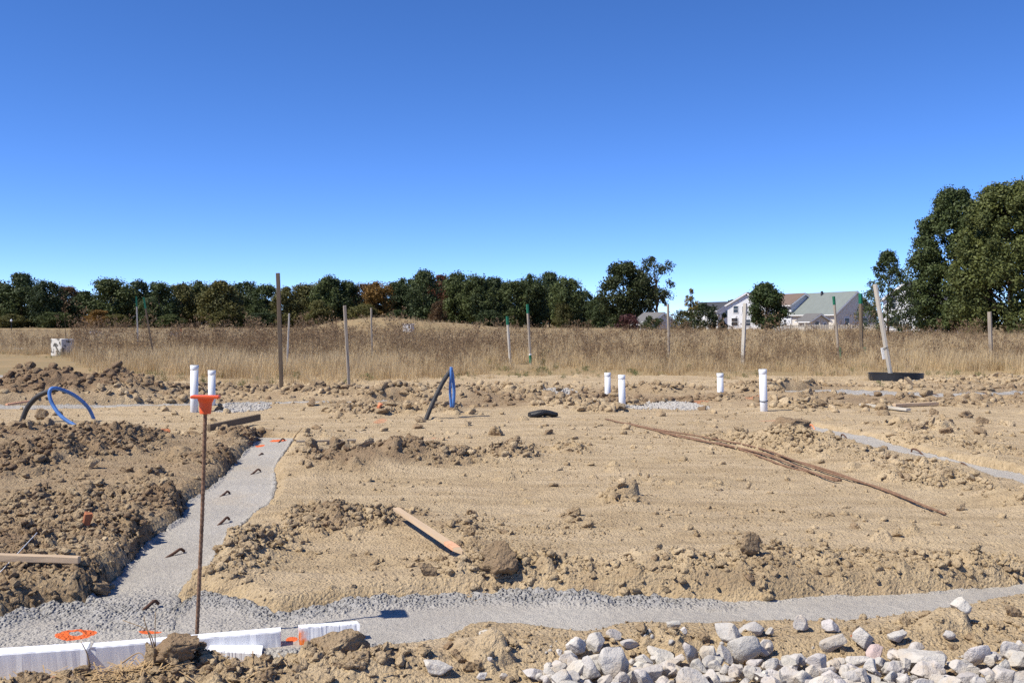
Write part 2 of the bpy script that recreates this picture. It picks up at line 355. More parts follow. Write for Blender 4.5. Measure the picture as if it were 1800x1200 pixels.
# ------------------------------------------------------------------ lumps and heaps on the plot: px, py, half-width px, half-depth m, lump, height m, moist
FEAT = [(110, 703, 135, 1.0, 1, .50, .9), (20, 690, 60, .7, .9, .2, .7), (235, 702, 60, .7, 1, .27, .7), (330, 694, 60, .5, .9, .12, .6), (430, 692, 80, .6, 1, .2, .6), (570, 696, 80, .55, 1, .26, .6), (690, 702, 60, .5, 1, .17, .5),
 (800, 700, 70, .5, .9, .18, .4), (640, 728, 70, .6, .9, .09, .35), (755, 725, 60, .6, .8, .1, .3), (900, 692, 80, .6, .7, .08, .3), (1000, 712, 80, .7, .9, .12, .3), (1140, 692, 80, .6, .9, .16, .35), (1050, 722, 60, .4, .8, .05, .3),
 (1330, 690, 45, .8, 1, .12, .4), (1405, 686, 55, .9, 1, .13, .4), (1365, 682, 40, .6, 1, .07, .4), (1460, 690, 60, .5, .8, .1, .3), (1400, 716, 45, .5, 1, .1, .3), (1290, 705, 50, .5, .9, .1, .3), (1700, 676, 90, .9, .7, .1, .2), (1600, 688, 80, .5, .6, .05, .2), (1530, 690, 50, .4, .6, .04, .25), (1770, 672, 60, .8, .7, .1, .2),
 (1415, 795, 75, .8, 1, .17, .15), (1490, 800, 60, .6, .9, .08, .1), (1560, 822, 90, .5, .7, .05, .05), (1650, 850, 90, .5, .75, .06, .05), (1785, 884, 60, .4, .9, .09, .1), (1680, 775, 110, .7, .5, .03, .05), (1600, 756, 80, .5, .6, .05, .1), (1760, 800, 90, .5, .55, .03, .05), (1340, 780, 50, .6, .6, .06, .1), (1300, 770, 60, .6, .5, .02, .1),
 (610, 818, 85, .65, 1, .17, .75), (700, 812, 60, .55, 1, .12, .7), (780, 810, 70, .5, .9, .08, .5), (900, 802, 45, .4, .95, .12, .5), (1000, 792, 30, .3, .7, .05, .2), (545, 805, 40, .6, .8, .1, .4),
 (590, 918, 90, .5, .95, .08, .5), (690, 918, 80, .4, .85, .05, .4), (790, 925, 60, .35, .75, .04, .25), (830, 965, 40, .25, .7, .04, .25), (440, 965, 60, .35, .85, .05, .3), (400, 1010, 60, .3, .7, .03, .25), (1095, 880, 50, .3, .8, .06, .25), (1005, 912, 20, .15, .6, .02, .3),
 (880, 1012, 100, .22, 1, .05, .2), (1050, 1005, 130, .3, .95, .05, .12), (1230, 1005, 130, .32, .95, .06, .12), (1340, 995, 60, .3, .9, .05, .15), (1450, 992, 100, .3, .75, .04, .05), (1580, 1000, 100, .3, .5, .03, .05), (1720, 1005, 110, .25, .6, .03, .1), (1250, 1035, 160, .15, .5, .02, .1), (1560, 1025, 200, .15, .5, .015, .1),
 (120, 805, 130, .9, 1, .12, .75), (35, 770, 60, .7, 1, .11, .7), (205, 790, 70, .9, 1, .10, .75), (270, 850, 60, .5, .6, .03, .5), (100, 905, 150, .8, .7, .04, .55), (210, 955, 110, .45, 1, .035, .7), (60, 960, 90, .5, 1, .05, .65), (300, 890, 50, .4, .9, .03, .9), (375, 815, 50, .5, .9, .05, .8), (430, 770, 40, .6, .8, .04, .7), (80, 1035, 130, .35, .7, .05, .6), (190, 1040, 60, .25, .9, .04, .7), (-100, 850, 150, 1.5, .9, .12, .8), (-80, 1000, 150, .6, .9, .06, .8),
 (310, 1205, 90, .13, .9, .04, .4), (430, 1208, 120, .13, .8, .02, .35), (600, 1190, 100, .14, .95, .05, .35), (690, 1180, 50, .14, .9, .045, .4), (80, 1222, 120, .13, .9, .01, .45), (760, 1175, 60, .2, .35, .015, .2), (860, 1145, 100, .15, .3, .02, .05), (1500, 1125, 260, .1, .34, .01, .0), (1700, 1105, 150, .12, .34, .015, .0), (1150, 1135, 120, .08, .34, .01, .0)]
yy, xx = np.mgrid[0:RH, 0:RW]; XX = RX0 + (xx + .5) * RC; YY = RY0 + (yy + .5) * RC; del xx, yy
warp = fbm(XX, YY, 1.1, 40, 4) * .9
LUMP = np.full(XX.shape, .05) + .08 * sstep(.02, .3, fbm(XX, YY, .8, 63, 4)); PILE = np.zeros(XX.shape); MOIST = np.zeros(XX.shape)
for (px, py, rx, ry, lm, h, mo) in FEAT:
    c = at(px, py); rxm = rx * c.y / FPX
    q = ((XX - c.x) / rxm) ** 2 + ((YY - c.y) / ry) ** 2 + warp
    g = np.exp(-np.clip(q, -.5, 9) * 1.1)
    LUMP = np.maximum(LUMP, lm * sstep(.12, .55, g)); PILE += h * np.minimum(g, 1.05) ; MOIST = np.maximum(MOIST, mo * sstep(.05, .6, g))
# land left of the left strip is looser and a little higher than the strip
ledge = np.interp(YY[:, 0], STR['left'][0][::-1, 1], STR['left'][0][::-1, 0]); dl = ledge[:, None] - XX
inl = sstep(4.9, 5.6, YY) * (1 - sstep(11.5, 12.8, YY))
PILE += .04 * sstep(-.02, .12, dl) * (1 - .5 * sstep(.5, 2.5, dl)) * inl
MOIST = np.maximum(MOIST, .5 * sstep(-.05, .1, dl) * (1 - .55 * sstep(1.0, 6, dl)) * inl); LUMP = np.maximum(LUMP, .22 * sstep(-.05, .1, dl) * inl)
LUMP = np.maximum(LUMP, .22 * (1 - sstep(4.15, 4.6, YY)))
ROCKZ = sstep(.05, .35, XX) * (1 - sstep(4.1, 4.3, YY)); PILE -= .05 * ROCKZ; LUMP *= 1 - .5 * ROCKZ
PILE += .02 * (blur(TM, .25) > .02) * (1 - TM)
far_belt = sstep(16.2, 17.2, YY) * (1 - sstep(21, 23.5, YY)); LUMP = np.maximum(LUMP, (.36 + .5 * fbm(XX, YY, .5, 71, 3)) * far_belt); MOIST = np.maximum(MOIST, (.46 + .5 * fbm(XX, YY, .6, 73, 3)) * far_belt)
LUMP = np.clip(LUMP * (.72 + 1.5 * fbm(XX, YY, 1.9, 66, 3)), .02, 1); PILE = blur(PILE, .04) * (1 - TRENCH)
GRAV = np.zeros(XX.shape)
for (px, py, rx, ry) in ((985, 689, 38, .8), (1190, 712, 55, .9), (430, 719, 45, .6), (1640, 672, 50, .5), (1120, 716, 30, .4), (60, 650, 130, 5), (1100, 640, 140, 2.0), (1330, 630, 60, 2)):
    c = at(px, py); q = ((XX - c.x) / (rx * c.y / FPX)) ** 2 + ((YY - c.y) / ry) ** 2 + warp * .7
    GRAV = np.maximum(GRAV, sstep(1.2, .5, q))
ORNG = np.zeros(XX.shape)
for (px, py, rx, ry) in ((668, 743, 14, .35), (1370, 738, 45, .10), (1230, 706, 20, .3), (115, 760, 30, .2), (1330, 706, 25, .2), (180, 1186, 55, .05), (95, 1196, 40, .04), (1432, 750, 12, .25), (760, 771, 40, .05)):
    c = at(px, py); q = ((XX - c.x) / (rx * c.y / FPX)) ** 2 + ((YY - c.y) / ry) ** 2 + warp * .5
    ORNG = np.maximum(ORNG, .75 * sstep(1.2, .3, q))
LUMPR = LUMP * (1 - TRENCH)

def clod_layer(x, y, s, seed, dens, hk):
    wx = fbm(x, y, 1.6 / s, seed + 50, 3); y = y + s * .55 * fbm(x + 4.7, y, 1.6 / s, seed + 54, 3); x = x + s * .55 * wx
    ix = np.floor(x / s); iy = np.floor(y / s); best = np.zeros_like(x)
    for a in (-1, 0, 1):
        for b in (-1, 0, 1):
            cx = ix + a; cy = iy + b; px = (cx + h32(cx, cy, seed)) * s; py = (cy + h32(cx, cy, seed + 1)) * s
            r = s * (.25 + .5 * h32(cx, cy, seed + 2)); ok = h32(cx, cy, seed + 3) < rs(LUMPR, px, py) * dens
            an = h32(cx, cy, seed + 4) * 6.28; ca = np.cos(an); sa = np.sin(an); ux = (x - px) * ca + (y - py) * sa; uy = (-(x - px) * sa + (y - py) * ca) * 1.35
            # a tilted dome, so that one side is steeper than the other
            q = np.clip(1 - (ux * ux + uy * uy) / (r * r), 0, 1)
            best = np.maximum(best, np.where(ok, hk * np.minimum(r * (.55 + .45 * h32(cx, cy, seed + 5)) * q ** .6 * (1 + .8 * ux / r), r * (.35 + .5 * h32(cx, cy, seed + 6)) + .25 * ux), 0))
    return best
def dirt_z(x, y):
    L = rs(LUMPR, x, y); T = rs(TRENCH, x, y)
    z = rs(PILE, x, y) * (1 + .35 * fbm(x, y, 3.1, 3, 3)) + .05 * fbm(x, y, .35, 5, 3) * sstep(6, 12, y) + .018 * fbm(x, y, 1.7, 8, 3)
    z = z + clod_layer(x, y, .21, 100, .16, .75) + clod_layer(x, y, .105, 110, .28, .85) + clod_layer(x, y, .055, 120, .7, .9) * (.3 + .7 * np.minimum(1, L * 2)) + clod_layer(x, y, .028, 130, 1.2, .9) * (.25 + .75 * np.minimum(1, L * 2))
    z = z + (.006 + .030 * L) * fbm(x, y, 9, 12, 5) + .010 * fbm(x * .25, y * 1.6 + x * .15, 6, 31, 4) * (1 - L)          # smeared by the dozer blade
    z = z - .11 * T
    edge = sstep(26.5, 31, y)
    return z * (1 - edge) - .35 * edge

# graded sheet: finer where the plot is nearer
NC = 660; ys = [2.6]
def halfw(y): return .64 * y + 1.3
while ys[-1] < 32: ys.append(ys[-1] + 2 * halfw(ys[-1]) / NC * 1.15)
ys = np.array(ys); u = np.linspace(-1, 1, NC + 1); Yg = np.repeat(ys[:, None], NC + 1, 1); Xg = u[None, :] * halfw(ys)[:, None]
Zg = dirt_z(Xg.ravel(), Yg.ravel())
V = np.stack([Xg.ravel(), Yg.ravel(), Zg], 1); nr = len(ys); idx = np.arange(nr * (NC + 1)).reshape(nr, NC + 1)
F = np.stack([idx[:-1, :-1], idx[:-1, 1:], idx[1:, 1:], idx[1:, :-1]], -1).reshape(-1, 4)
mo = np.clip(rs(MOIST, V[:, 0], V[:, 1]), 0, 1)
me = pymesh('ground', V, F, True, {'moist': ('POINT', mo), 'grav': ('POINT', rs(GRAV, V[:, 0], V[:, 1])), 'orange': ('POINT', rs(ORNG, V[:, 0], V[:, 1]))})
ground = link('ground', me, 'dirt'); tag(ground, 'bare graded tan dirt of the building plot', kind='structure')

# field: one sheet that runs to the horizon, lying under the plot and rising behind it
def mound(x, y):
    c = atd(672, 92); q = ((x - c.x) / 8.5) ** 2 + ((y - c.y) / 9.0) ** 2
    c2 = atd(770, 96); q2 = ((x - c2.x) / 9.5) ** 2 + ((y - c2.y) / 9.0) ** 2
    return np.maximum(1.95 * np.exp(-q), 1.5 * np.exp(-q2))
def field_z(x, y):
    ins = (1 - sstep(25.5, 29.5, y)) * (1 - sstep(halfw(y) - 1.2, halfw(y) - .2, np.abs(x))) * sstep(2.0, 2.6, y)
    return -.02 - .55 * ins + mound(x, y) + .06 * fbm(x, y, .2, 77, 3) * sstep(30, 40, y)
gx = np.concatenate([-np.geomspace(60, 3000, 22)[::-1], np.linspace(-59, 59, 119), np.geomspace(60, 3000, 22)])
gy = np.concatenate([-np.geomspace(20, 1500, 12)[::-1], np.linspace(-19, 130, 200), np.geomspace(132, 4000, 30)])
GX, GY = np.meshgrid(gx, gy); fz = field_z(GX.ravel(), GY.ravel()); idx = np.arange(GX.size).reshape(GX.shape)
F = np.stack([idx[:-1, :-1], idx[:-1, 1:], idx[1:, 1:], idx[1:, :-1]], -1).reshape(-1, 4)
b = NB('field_soil'); tc = b.n('ShaderNodeNewGeometry').outputs['Position']; n = b.noise(tc, .35, 6, .7)
fm = b.fin(b.mix(b.ramp(n, [(.35, 0), (.65, 1)]), (.33, .235, .125), (.24, .185, .10)), .95, .1)
field = link('field', pymesh('field', np.stack([GX.ravel(), GY.ravel(), fz], 1), F, True), fm); tag(field, 'flat dry grass field behind the plot', kind='structure')

# ------------------------------------------------------------------ concrete footings
def footing(nm, label, z0, M_, roughf, group='poured concrete footings'):
    a, b_ = STR[nm]; n = len(a); t = np.linspace(-.10, 1.10, M_)
    P = a[:, None, :] * (1 - t)[None, :, None] + b_[:, None, :] * t[None, :, None]
    x = P[..., 0].ravel(); y = P[..., 1].ravel(); tt = np.repeat(t[None, :], n, 0).ravel()
    edge = np.minimum(tt, 1 - tt)
    ro = np.clip(roughf(x, y, tt), 0, 1); ro = np.clip(ro + .5 * fbm(x, y, 3.0, 210, 3) * (ro > .02), 0, 1)
    def lump(s, sd):
        sv = np.zeros_like(x); ix = np.floor(x / s); iy = np.floor(y / s)
        for p in (-1, 0, 1):
            for q in (-1, 0, 1):
                cx = ix + p; cy = iy + q; dx = x - (cx + h32(cx, cy, sd)) * s; dy = y - (cy + h32(cx, cy, sd + 1)) * s; r = s * (.3 + .45 * h32(cx, cy, sd + 2))
                sv = np.maximum(sv, r * np.sqrt(np.clip(1 - (dx * dx + dy * dy) / (r * r), 0, 1)))
        return sv
    z = z0 + .012 * fbm(x, y, 1.3, 220, 3) + .004 * fbm(x, y, 18, 230, 3) + ro * ((.5 + fbm(x, y, 6, 243, 2)) * .6 * lump(.045, 300) + .7 * lump(.022, 310) + .045 * fbm(x, y, 7, 240, 5) + .008)
    uu = np.repeat(np.linspace(0, 1, n)[:, None], M_, 1).ravel(); z = z - .10 * sstep(.02, -.09, edge)
    if nm == 'left': z = z - .16 * sstep(.955, .995, uu)
    dusty = .5 * np.clip(fbm(x, y, .9, 250, 3) + .1, 0, 1) * (1 - ro) + (.25 if nm == 'left' else .0)
    org = np.zeros_like(x)
    for (px, py, rx, ry, ring) in ((127, 1121, 32, .075, 1), (262, 1113, 24, .035, 0), (488, 774, 16, .16, 0), (455, 784, 10, .14, 0), (510, 1128, 12, .04, 0)):
        c = at(px, py, z0); q = np.sqrt(((x - c.x) / (rx * c.y / FPX)) ** 2 + ((y - c.y) / ry) ** 2) + .35 * fbm(x, y, 14, 260, 3)
        org = np.maximum(org, sstep(.45, .2, np.abs(q - .72)) if ring else sstep(1.05, .6, q))
    idx = np.arange(n * M_).reshape(n, M_); F = np.stack([idx[:-1, :-1], idx[:-1, 1:], idx[1:, 1:], idx[1:, :-1]], -1).reshape(-1, 4)
    me = pymesh('concrete_footing', np.stack([x, y, z], 1), F, True, {'rough': ('POINT', ro), 'dusty': ('POINT', dusty), 'orange': ('POINT', org)})
    bm = bmesh.new(); bm.from_mesh(me); bm.normal_update()
    if sum(f.normal.z for f in list(bm.faces)[:50]) < 0: bmesh.ops.reverse_faces(bm, faces=bm.faces)
    bm.to_mesh(me); bm.free()
    o = link('concrete_footing', me, 'concrete'); tag(o, label, 'footing', group); return o
def rf_front(x, y, t):
    left = 1 - sstep(-.9, -.55, x)         # the whole corner is rough
    corner = left * (.18 + .65 * sstep(.3, .08, t))
    slump = sstep(.42, .12, t) * (1 - sstep(.7, 1.3, x)) ; frontm = sstep(.80, .95, t) * (1 - .6 * sstep(1.2, 2, x))
    return np.maximum(np.maximum(corner, slump), np.maximum(frontm * .8, .35 * sstep(.14, .0, t)))
def rf_left(x, y, t): return np.maximum(.75 * sstep(.10, .0, np.minimum(t, 1 - t)), .55 * (1 - sstep(4.9, 5.5, y)))
def rf_far(x, y, t): return .35 + .4 * sstep(.2, .0, np.minimum(t, 1 - t))
footing('front', 'grey concrete footing strip crossing the foreground with a lumpy far edge', ZC, 88, rf_front)
footing('left', 'smooth grey concrete footing running away from the camera at left', ZC + .006, 52, rf_left)
footing('right', 'narrow concrete footing running diagonally out of the right edge', ZC + .01, 28, lambda x, y, t: .5 * sstep(.12, .0, np.minimum(t, 1 - t)))
footing('far_right', 'distant lumpy concrete footing in front of the leaning board', ZC + .03, 20, rf_far)
footing('far_left', 'distant half buried concrete footing behind the dirt at left', ZC + .03, 20, rf_far)

# ------------------------------------------------------------------ rocks and clods
def ico(sub):
    bm = bmesh.new(); bmesh.ops.create_icosphere(bm, subdivisions=sub, radius=1); v = np.array([q.co[:] for q in bm.verts]); f = np.array([[q.index for q in p.verts] for p in bm.faces]); bm.free(); return v, f
ICO = {k: ico(k) for k in (1, 2, 3, 4)}
def n3(v, f, s, o=3):
    r = 0; a = 1
    for k in range(o):
        r = r + a * (vnoise(v[:, 0] * f + 7 * k + s, v[:, 1] * f + v[:, 2] * f * 1.7, s) + vnoise(v[:, 2] * f + 3.3, v[:, 0] * f * 1.3 - v[:, 1] * f, s + 9)) ; f *= 2.1; a *= .5
    return r
def rock_shape(sub, seed, planes, cut, nz, keep=1.0):
    v, f = ICO[sub]; v = v.copy(); r = np.random.default_rng(seed)
    for k in range(planes):
        d = r.normal(size=3); d /= np.linalg.norm(d); c = r.uniform(cut, .92); e = np.clip(v @ d - c, 0, None); v -= e[:, None] * d[None, :] * keep
    v *= (1 + nz * n3(v, 2.2, seed, 3))[:, None]
    return v / np.abs(v).max(0), f
CLOD = {s: [rock_shape(s, 50 + k, 8, .22, .30, 1.0) for k in range(10)] for s in (1, 2, 3)}
ROCKM = []
for k in range(18):
    v, f = rock_shape(4, 200 + k, 10, .30, .085); me = pymesh('limestone_rock', v, f, False); me.materials.append(M['rock']); ROCKM.append(me)
CLODM = []
for k in range(16):
    v, f = rock_shape(4, 400 + k, 9, .24, .26, .97); v = v * (1 + .10 * n3(v, 6.5, 900 + k, 3))[:, None]; v[:, 2] *= 1
    me = pymesh('dirt_clod', v, f, False, {'moist': ('POINT', np.full(len(v), .25 + .5 * (k % 4) / 3.0))}); me.materials.append(M['clod']); CLODM.append(me)

# loose clods: sampled where the ground is lumpy; the largest seen become objects of their own
def sample_clods(n, y0, y1, r0, r1, pw):
    out = []; 
    while len(out) < n:
        y = np.sqrt(rng.uniform(y0 * y0, y1 * y1, 6000)); x = rng.uniform(-1, 1, 6000) * (.56 * y + .5)
        ok = rng.uniform(0, 1, 6000) < np.maximum(rs(LUMPR, x, y), 0) ** 1.3 * 1.1
        for a, b_ in zip(x[ok], y[ok]): out.append((a, b_, r0 * (r1 / r0) ** (rng.uniform() ** pw)))
    return out[:n]
cl = sample_clods(10000, 3.3, 7.5, .006, .034, 1.9) + sample_clods(8000, 6.5, 13, .01, .05, 2.2) + sample_clods(7000, 12, 24, .02, .11, 2.0)
for (n_, ya, yb, ra, rb) in ((17000, 3.4, 7.0, .004, .012), (4500, 6.5, 12, .006, .016), (2500, 11, 18, .01, .028)):
    y = np.sqrt(rng.uniform(ya * ya, yb * yb, n_)); x = rng.uniform(-1, 1, n_) * (.56 * y + .5); ok = (rs(TRENCH, x, y) < .3) & (fbm(x, y, .9, 808, 4) > .0 - .15 * (y < 5.2))
    cl += [(a, b_, ra * (rb / ra) ** (rng.uniform() ** 2)) for a, b_ in zip(x[ok], y[ok])]
cl = np.array(cl); cz = dirt_z(cl[:, 0], cl[:, 1]); cmo = np.clip(rs(MOIST, cl[:, 0], cl[:, 1]) + rng.normal(0, .18, len(cl)), 0, 1)
inview = np.abs(cl[:, 0] / cl[:, 1]) < .51
size = cl[:, 2] / cl[:, 1] * inview; order = np.argsort(-size)
NBIG = 230; big = order[:NBIG]; rest = order[NBIG:]
ROTS = [np.array(Euler(rng.uniform(0, 6.28, 3)).to_matrix()).T for _ in range(64)]
vs = []; fs = []; ms = []; off = 0
for i in rest:
    x, y, r = cl[i]; s = r / y * FPX
    v, f = CLOD[2 if s > 6 else 1][rng.integers(10)]
    sc = r * rng.uniform(.7, 1.25, 3); v = (v * sc) @ ROTS[rng.integers(64)]; v[:, 2] = v[:, 2] * .8 + cz[i] + r * .15; v[:, 0] += x; v[:, 1] += y
    vs.append(v); fs.append(f + off); ms.append(np.full(len(v), cmo[i])); off += len(v)
me = pymesh('crumbled_dirt', np.concatenate(vs), np.concatenate(fs), False, {'moist': ('POINT', np.concatenate(ms))})
tag(link('crumbled_dirt', me, 'clod'), 'small loose crumbs of dirt scattered over the plot', 'dirt', kind='stuff')

ZONES = [(lambda p: p[1] > 1095 and p[0] < 230, 'dirt clod among the straw at the bottom left'), (lambda p: p[1] > 1095 and p[0] < 660, 'dirt clod in the loose bank in front of the white foam boards'), (lambda p: p[1] > 1095 and p[0] < 960, 'dirt clod at the bottom between foam boards and white rocks'), (lambda p: p[1] > 1095 and p[0] < 1400, 'dirt clod by the left half of the white rock spread'), (lambda p: p[1] > 1095, 'dirt clod by the right half of the white rock spread'),
 (lambda p: p[0] < 420 and p[1] > 870, 'brown dirt clod on the bank left of the smooth footing'),
 (lambda p: p[0] < 460 and 735 < p[1] <= 870, 'brown dirt clod in the spoil heaps below the blue pipe loop'),
 (lambda p: p[0] < 460, 'brown dirt clod in the long heap at the far left of the plot'),
 (lambda p: p[0] < 960 and p[1] < 735, 'dirt clod in the spoil row in front of the weathered posts'),
 (lambda p: p[0] < 960 and p[1] < 860, 'dirt clod in the dark row right of the footing end'),
 (lambda p: p[0] < 860 and p[1] < 975, 'dirt clod in the row beside the orange tipped stake'),
 (lambda p: p[0] < 1300 and p[1] < 735, 'dirt clod around the pair of white pipes and gravel patches'),
 (lambda p: p[0] < 1480 and p[1] < 735, 'dirt clod in the heap behind the tall white pipe at right'),
 (lambda p: p[1] < 735, 'dirt clod on the far right around the leaning board'),
 (lambda p: p[0] > 1180 and p[1] < 930, 'pale dirt clod between the steel bars and the diagonal footing'),
 (lambda p: p[1] > 930, 'pale dirt clod in the rough row behind the foreground footing'),
 (lambda p: True, 'lone dirt clod on the smooth middle of the plot')]
def clod_obj(x, y, z, sx, sy, sz, rot, k, label=None, group=None, name='dirt_clod'):
    o = bpy.data.objects.new(name, CLODM[k % len(CLODM)]); COL.objects.link(o); o.location = (x, y, z); o.scale = (sx, sy, sz); o.rotation_euler = rot
    if label is None:
        p = (900 + x * FPX / y, HOR + (CAM_H - z) * FPX / y)
        label = next(l for f, l in ZONES if f(p)); group = 'clods: ' + label
    tag(o, label, 'dirt clod', group); return o
for i in big:
    x, y, r = cl[i]; q = rng.uniform(.75, 1.25, 3)
    clod_obj(x, y, cz[i] + r * .2, r * q[0], r * q[1], r * q[2] * .8, (rng.uniform(-.5, .5), rng.uniform(-.5, .5), rng.uniform(0, 6.28)), int(rng.integers(16)))
ZG = Zg.reshape(nr, NC + 1)
def gz(x, y):
    j = min(max(np.searchsorted(ys, y) - 1, 0), nr - 2); u_ = (x / halfw(ys[j]) + 1) / 2 * NC; i = int(min(max(u_, 0), NC - 1))
    return float(ZG[j, i] + ZG[j, i + 1] + ZG[j + 1, i] + ZG[j + 1, i + 1]) / 4
def spec_clod(px, py, w, h, label, k, name='dirt_clod', depth=.8, tilt=(0, 0, 0), cat=None):
    c = at(px, py); s = c.y / FPX; z = gz(c.x, c.y); 
    return clod_obj(c.x, c.y, z + h * s * .30, w * s / 2, w * s / 2 * depth, h * s / 2 * 1.15, tilt, k, label, None, name)
spec_clod(885, 1022, 88, 62, 'largest dirt clod, a tilted dark block behind the foreground footing', 3, tilt=(.1, -.35, .3))
spec_clod(825, 1034, 75, 26, 'flat slab of tan dirt leaning against the largest clod', 5)
spec_clod(752, 1024, 34, 26, 'angular tan clod left of the flat dirt slab', 7)
spec_clod(1162, 1042, 44, 22, 'flat stone-like clod lying alone behind the foreground footing', 9)
spec_clod(1322, 1010, 44, 50, 'upright crumbly clod at the right end of the clod row', 2)
spec_clod(1011, 910, 22, 16, 'small round clod alone on the smooth dirt in the middle', 1)
spec_clod(1318, 860, 12, 17, 'small upright clod alone beside the steel bars', 4)
spec_clod(826, 948, 24, 30, 'upright dark clod just beyond the orange tip of the stake', 6)
spec_clod(1578, 945, 22, 16, 'small clod alone on the smooth dirt at right', 8)
spec_clod(1555, 785, 34, 24, 'dark clod lying on the diagonal footing at right', 10)
spec_clod(1395, 785, 90, 44, 'broad cracked clod heap left of the diagonal footing', 11, depth=.6)
spec_clod(1655, 850, 44, 22, 'yellowish flat clod below the diagonal footing', 12)
spec_clod(1425, 698, 26, 20, 'orange stained tan clod on the distant footing at right', 13)
spec_clod(548, 810, 26, 32, 'upright clod at the left end of the dark clod row', 14)
spec_clod(590, 812, 34, 40, 'large leaning clod in the dark row right of the footing end', 15, tilt=(0, .4, .5))
spec_clod(635, 812, 46, 26, 'wide block of dark soil in the middle of the clod row', 0)
spec_clod(550, 715, 22, 20, 'tan clod beside the distant footing left of the orange mark', 3)
spec_clod(690, 720, 20, 20, 'pale tan clod just right of the orange paint mark', 7)
spec_clod(250, 693, 26, 20, 'dark round clod on the far left spoil row', 9)
spec_clod(72, 738, 24, 24, 'upright dark clod between the black and blue pipe ends', 2)
spec_clod(160, 835, 34, 26, 'pale topped clod in the spoil below the blue pipe loop', 4)
spec_clod(222, 838, 26, 20, 'square clod on the smoother dirt left of the footing', 6)
spec_clod(148, 868, 34, 22, 'lit wedge shaped clod above the left dirt bank', 5)
spec_clod(328, 1172, 105, 62, 'big brown block of soil in front of the white foam boards', 8, depth=.7)
spec_clod(315, 1200, 110, 50, 'lower brown soil block at the bottom edge of the picture', 11, depth=.7)
spec_clod(258, 1196, 52, 50, 'grey brown soil block among straw at the bottom left', 12)
spec_clod(497, 1160, 26, 24, 'small clod against the orange sprayed foam gap', 1)
spec_clod(600, 1178, 120, 46, 'long crumbly soil clod in front of the right foam piece', 10, depth=.5)
spec_clod(195, 1022, 22, 18, 'smooth clod at the edge of the left footing', 13)
spec_clod(170, 1036, 46, 28, 'rounded clod overhanging the edge of the left footing', 14)
spec_clod(468, 1072, 42, 26, 'tan clod sitting on the lumpy concrete slump', 15)
spec_clod(1788, 1094, 30, 22, 'brown rock on the dirt at the right edge', 7)

# ------------------------------------------------------------------ limestone rocks
RZ4 = [(265, 390, 150, 100), (410, 370, 150, 110), (520, 340, 90, 60), (630, 365, 110, 60), (850, 400, 160, 50), (200, 475, 90, 60), (360, 515, 140, 150), (545, 490, 230, 190), (380, 430, 100, 60), (745, 445, 120, 70), (770, 530, 170, 140), (920, 470, 170, 60), (925, 520, 130, 80), (1060, 420, 130, 200), (1130, 490, 110, 100), (1090, 560, 200, 80), (1200, 420, 130, 160), (1300, 420, 100, 130), (1300, 310, 190, 120), (1530, 280, 220, 80), (1435, 380, 190, 160), (1580, 370, 110, 100), (1525, 455, 110, 70), (1640, 465, 120, 80), (1380, 520, 90, 80), (1500, 530, 110, 80), (1210, 550, 110, 80), (1300, 510, 80, 70), (930, 265, 100, 75), (1760, 470, 110, 80), (1330, 575, 150, 60), (1600, 570, 200, 70), (190, 585, 150, 70), (10, 570, 40, 50), (290, 575, 60, 60), (50, 590, 100, 40), (1010, 330, 50, 50), (640, 440, 60, 40), (660, 560, 90, 80), (870, 580, 80, 60), (440, 590, 90, 50), (1440, 590, 100, 50)]
RZ5 = [(245, 255, 110, 100), (460, 270, 110, 80), (470, 355, 150, 110), (695, 335, 140, 120), (910, 315, 140, 80), (780, 410, 130, 120), (905, 410, 130, 100), (650, 450, 140, 110), (750, 500, 100, 110), (1130, 455, 330, 190), (990, 490, 70, 140), (1120, 530, 180, 120), (1360, 195, 140, 110), (1270, 300, 100, 50), (1490, 400, 140, 130), (1600, 415, 100, 80), (1710, 380, 130, 100), (1790, 370, 60, 80), (1460, 510, 120, 80), (1690, 480, 130, 80), (1590, 540, 160, 100), (1700, 550, 180, 110), (1420, 560, 180, 90), (1290, 580, 130, 60), (55, 475, 110, 100), (190, 465, 170, 80), (380, 480, 160, 130), (505, 450, 140, 70), (200, 555, 170, 120), (310, 540, 90, 100), (480, 570, 140, 100), (550, 520, 140, 80), (690, 560, 180, 60), (880, 550, 100, 90), (50, 560, 120, 90), (10, 380, 60, 80), (20, 300, 50, 60), (870, 490, 140, 80), (620, 585, 100, 50), (960, 575, 90, 80), (820, 590, 100, 40), (1080, 592, 120, 40), (1775, 560, 80, 80), (240, 420, 90, 60), (1030, 380, 150, 60)]
RZ3 = [(515, 1075, 250, 120), (950, 865, 150, 110), (1290, 1095, 170, 60), (895, 1115, 90, 50), (1045, 1118, 90, 40), (950, 1050, 40, 40)]
rocks = [(950 + a / 4, 1050 + b_ / 4, c / 4, d / 4) for a, b_, c, d in RZ4] + [(1350 + a / 4, 1050 + b_ / 4, c / 4, d / 4) for a, b_, c, d in RZ5] + [(650 + a / 4.5, 950 + b_ / 4.5, c / 4.5, d / 4.5) for a, b_, c, d in RZ3]
nman = len(rocks)
for k in range(75):      # the pile goes on towards and below the lower edge, and out to the right
    x = rng.uniform(980, 2000); y = rng.uniform(1195, 1330) if x < 1800 else rng.uniform(1150, 1330); ww = rng.uniform(26, 52); rocks.append((x, y, ww, ww * rng.uniform(.6, .85)))
for k in range(105):
    x = rng.uniform(950, 1800); y = rng.uniform(1154, 1208); ww = rng.uniform(14, 38); rocks.append((x, y, ww, ww * rng.uniform(.6, .8)))
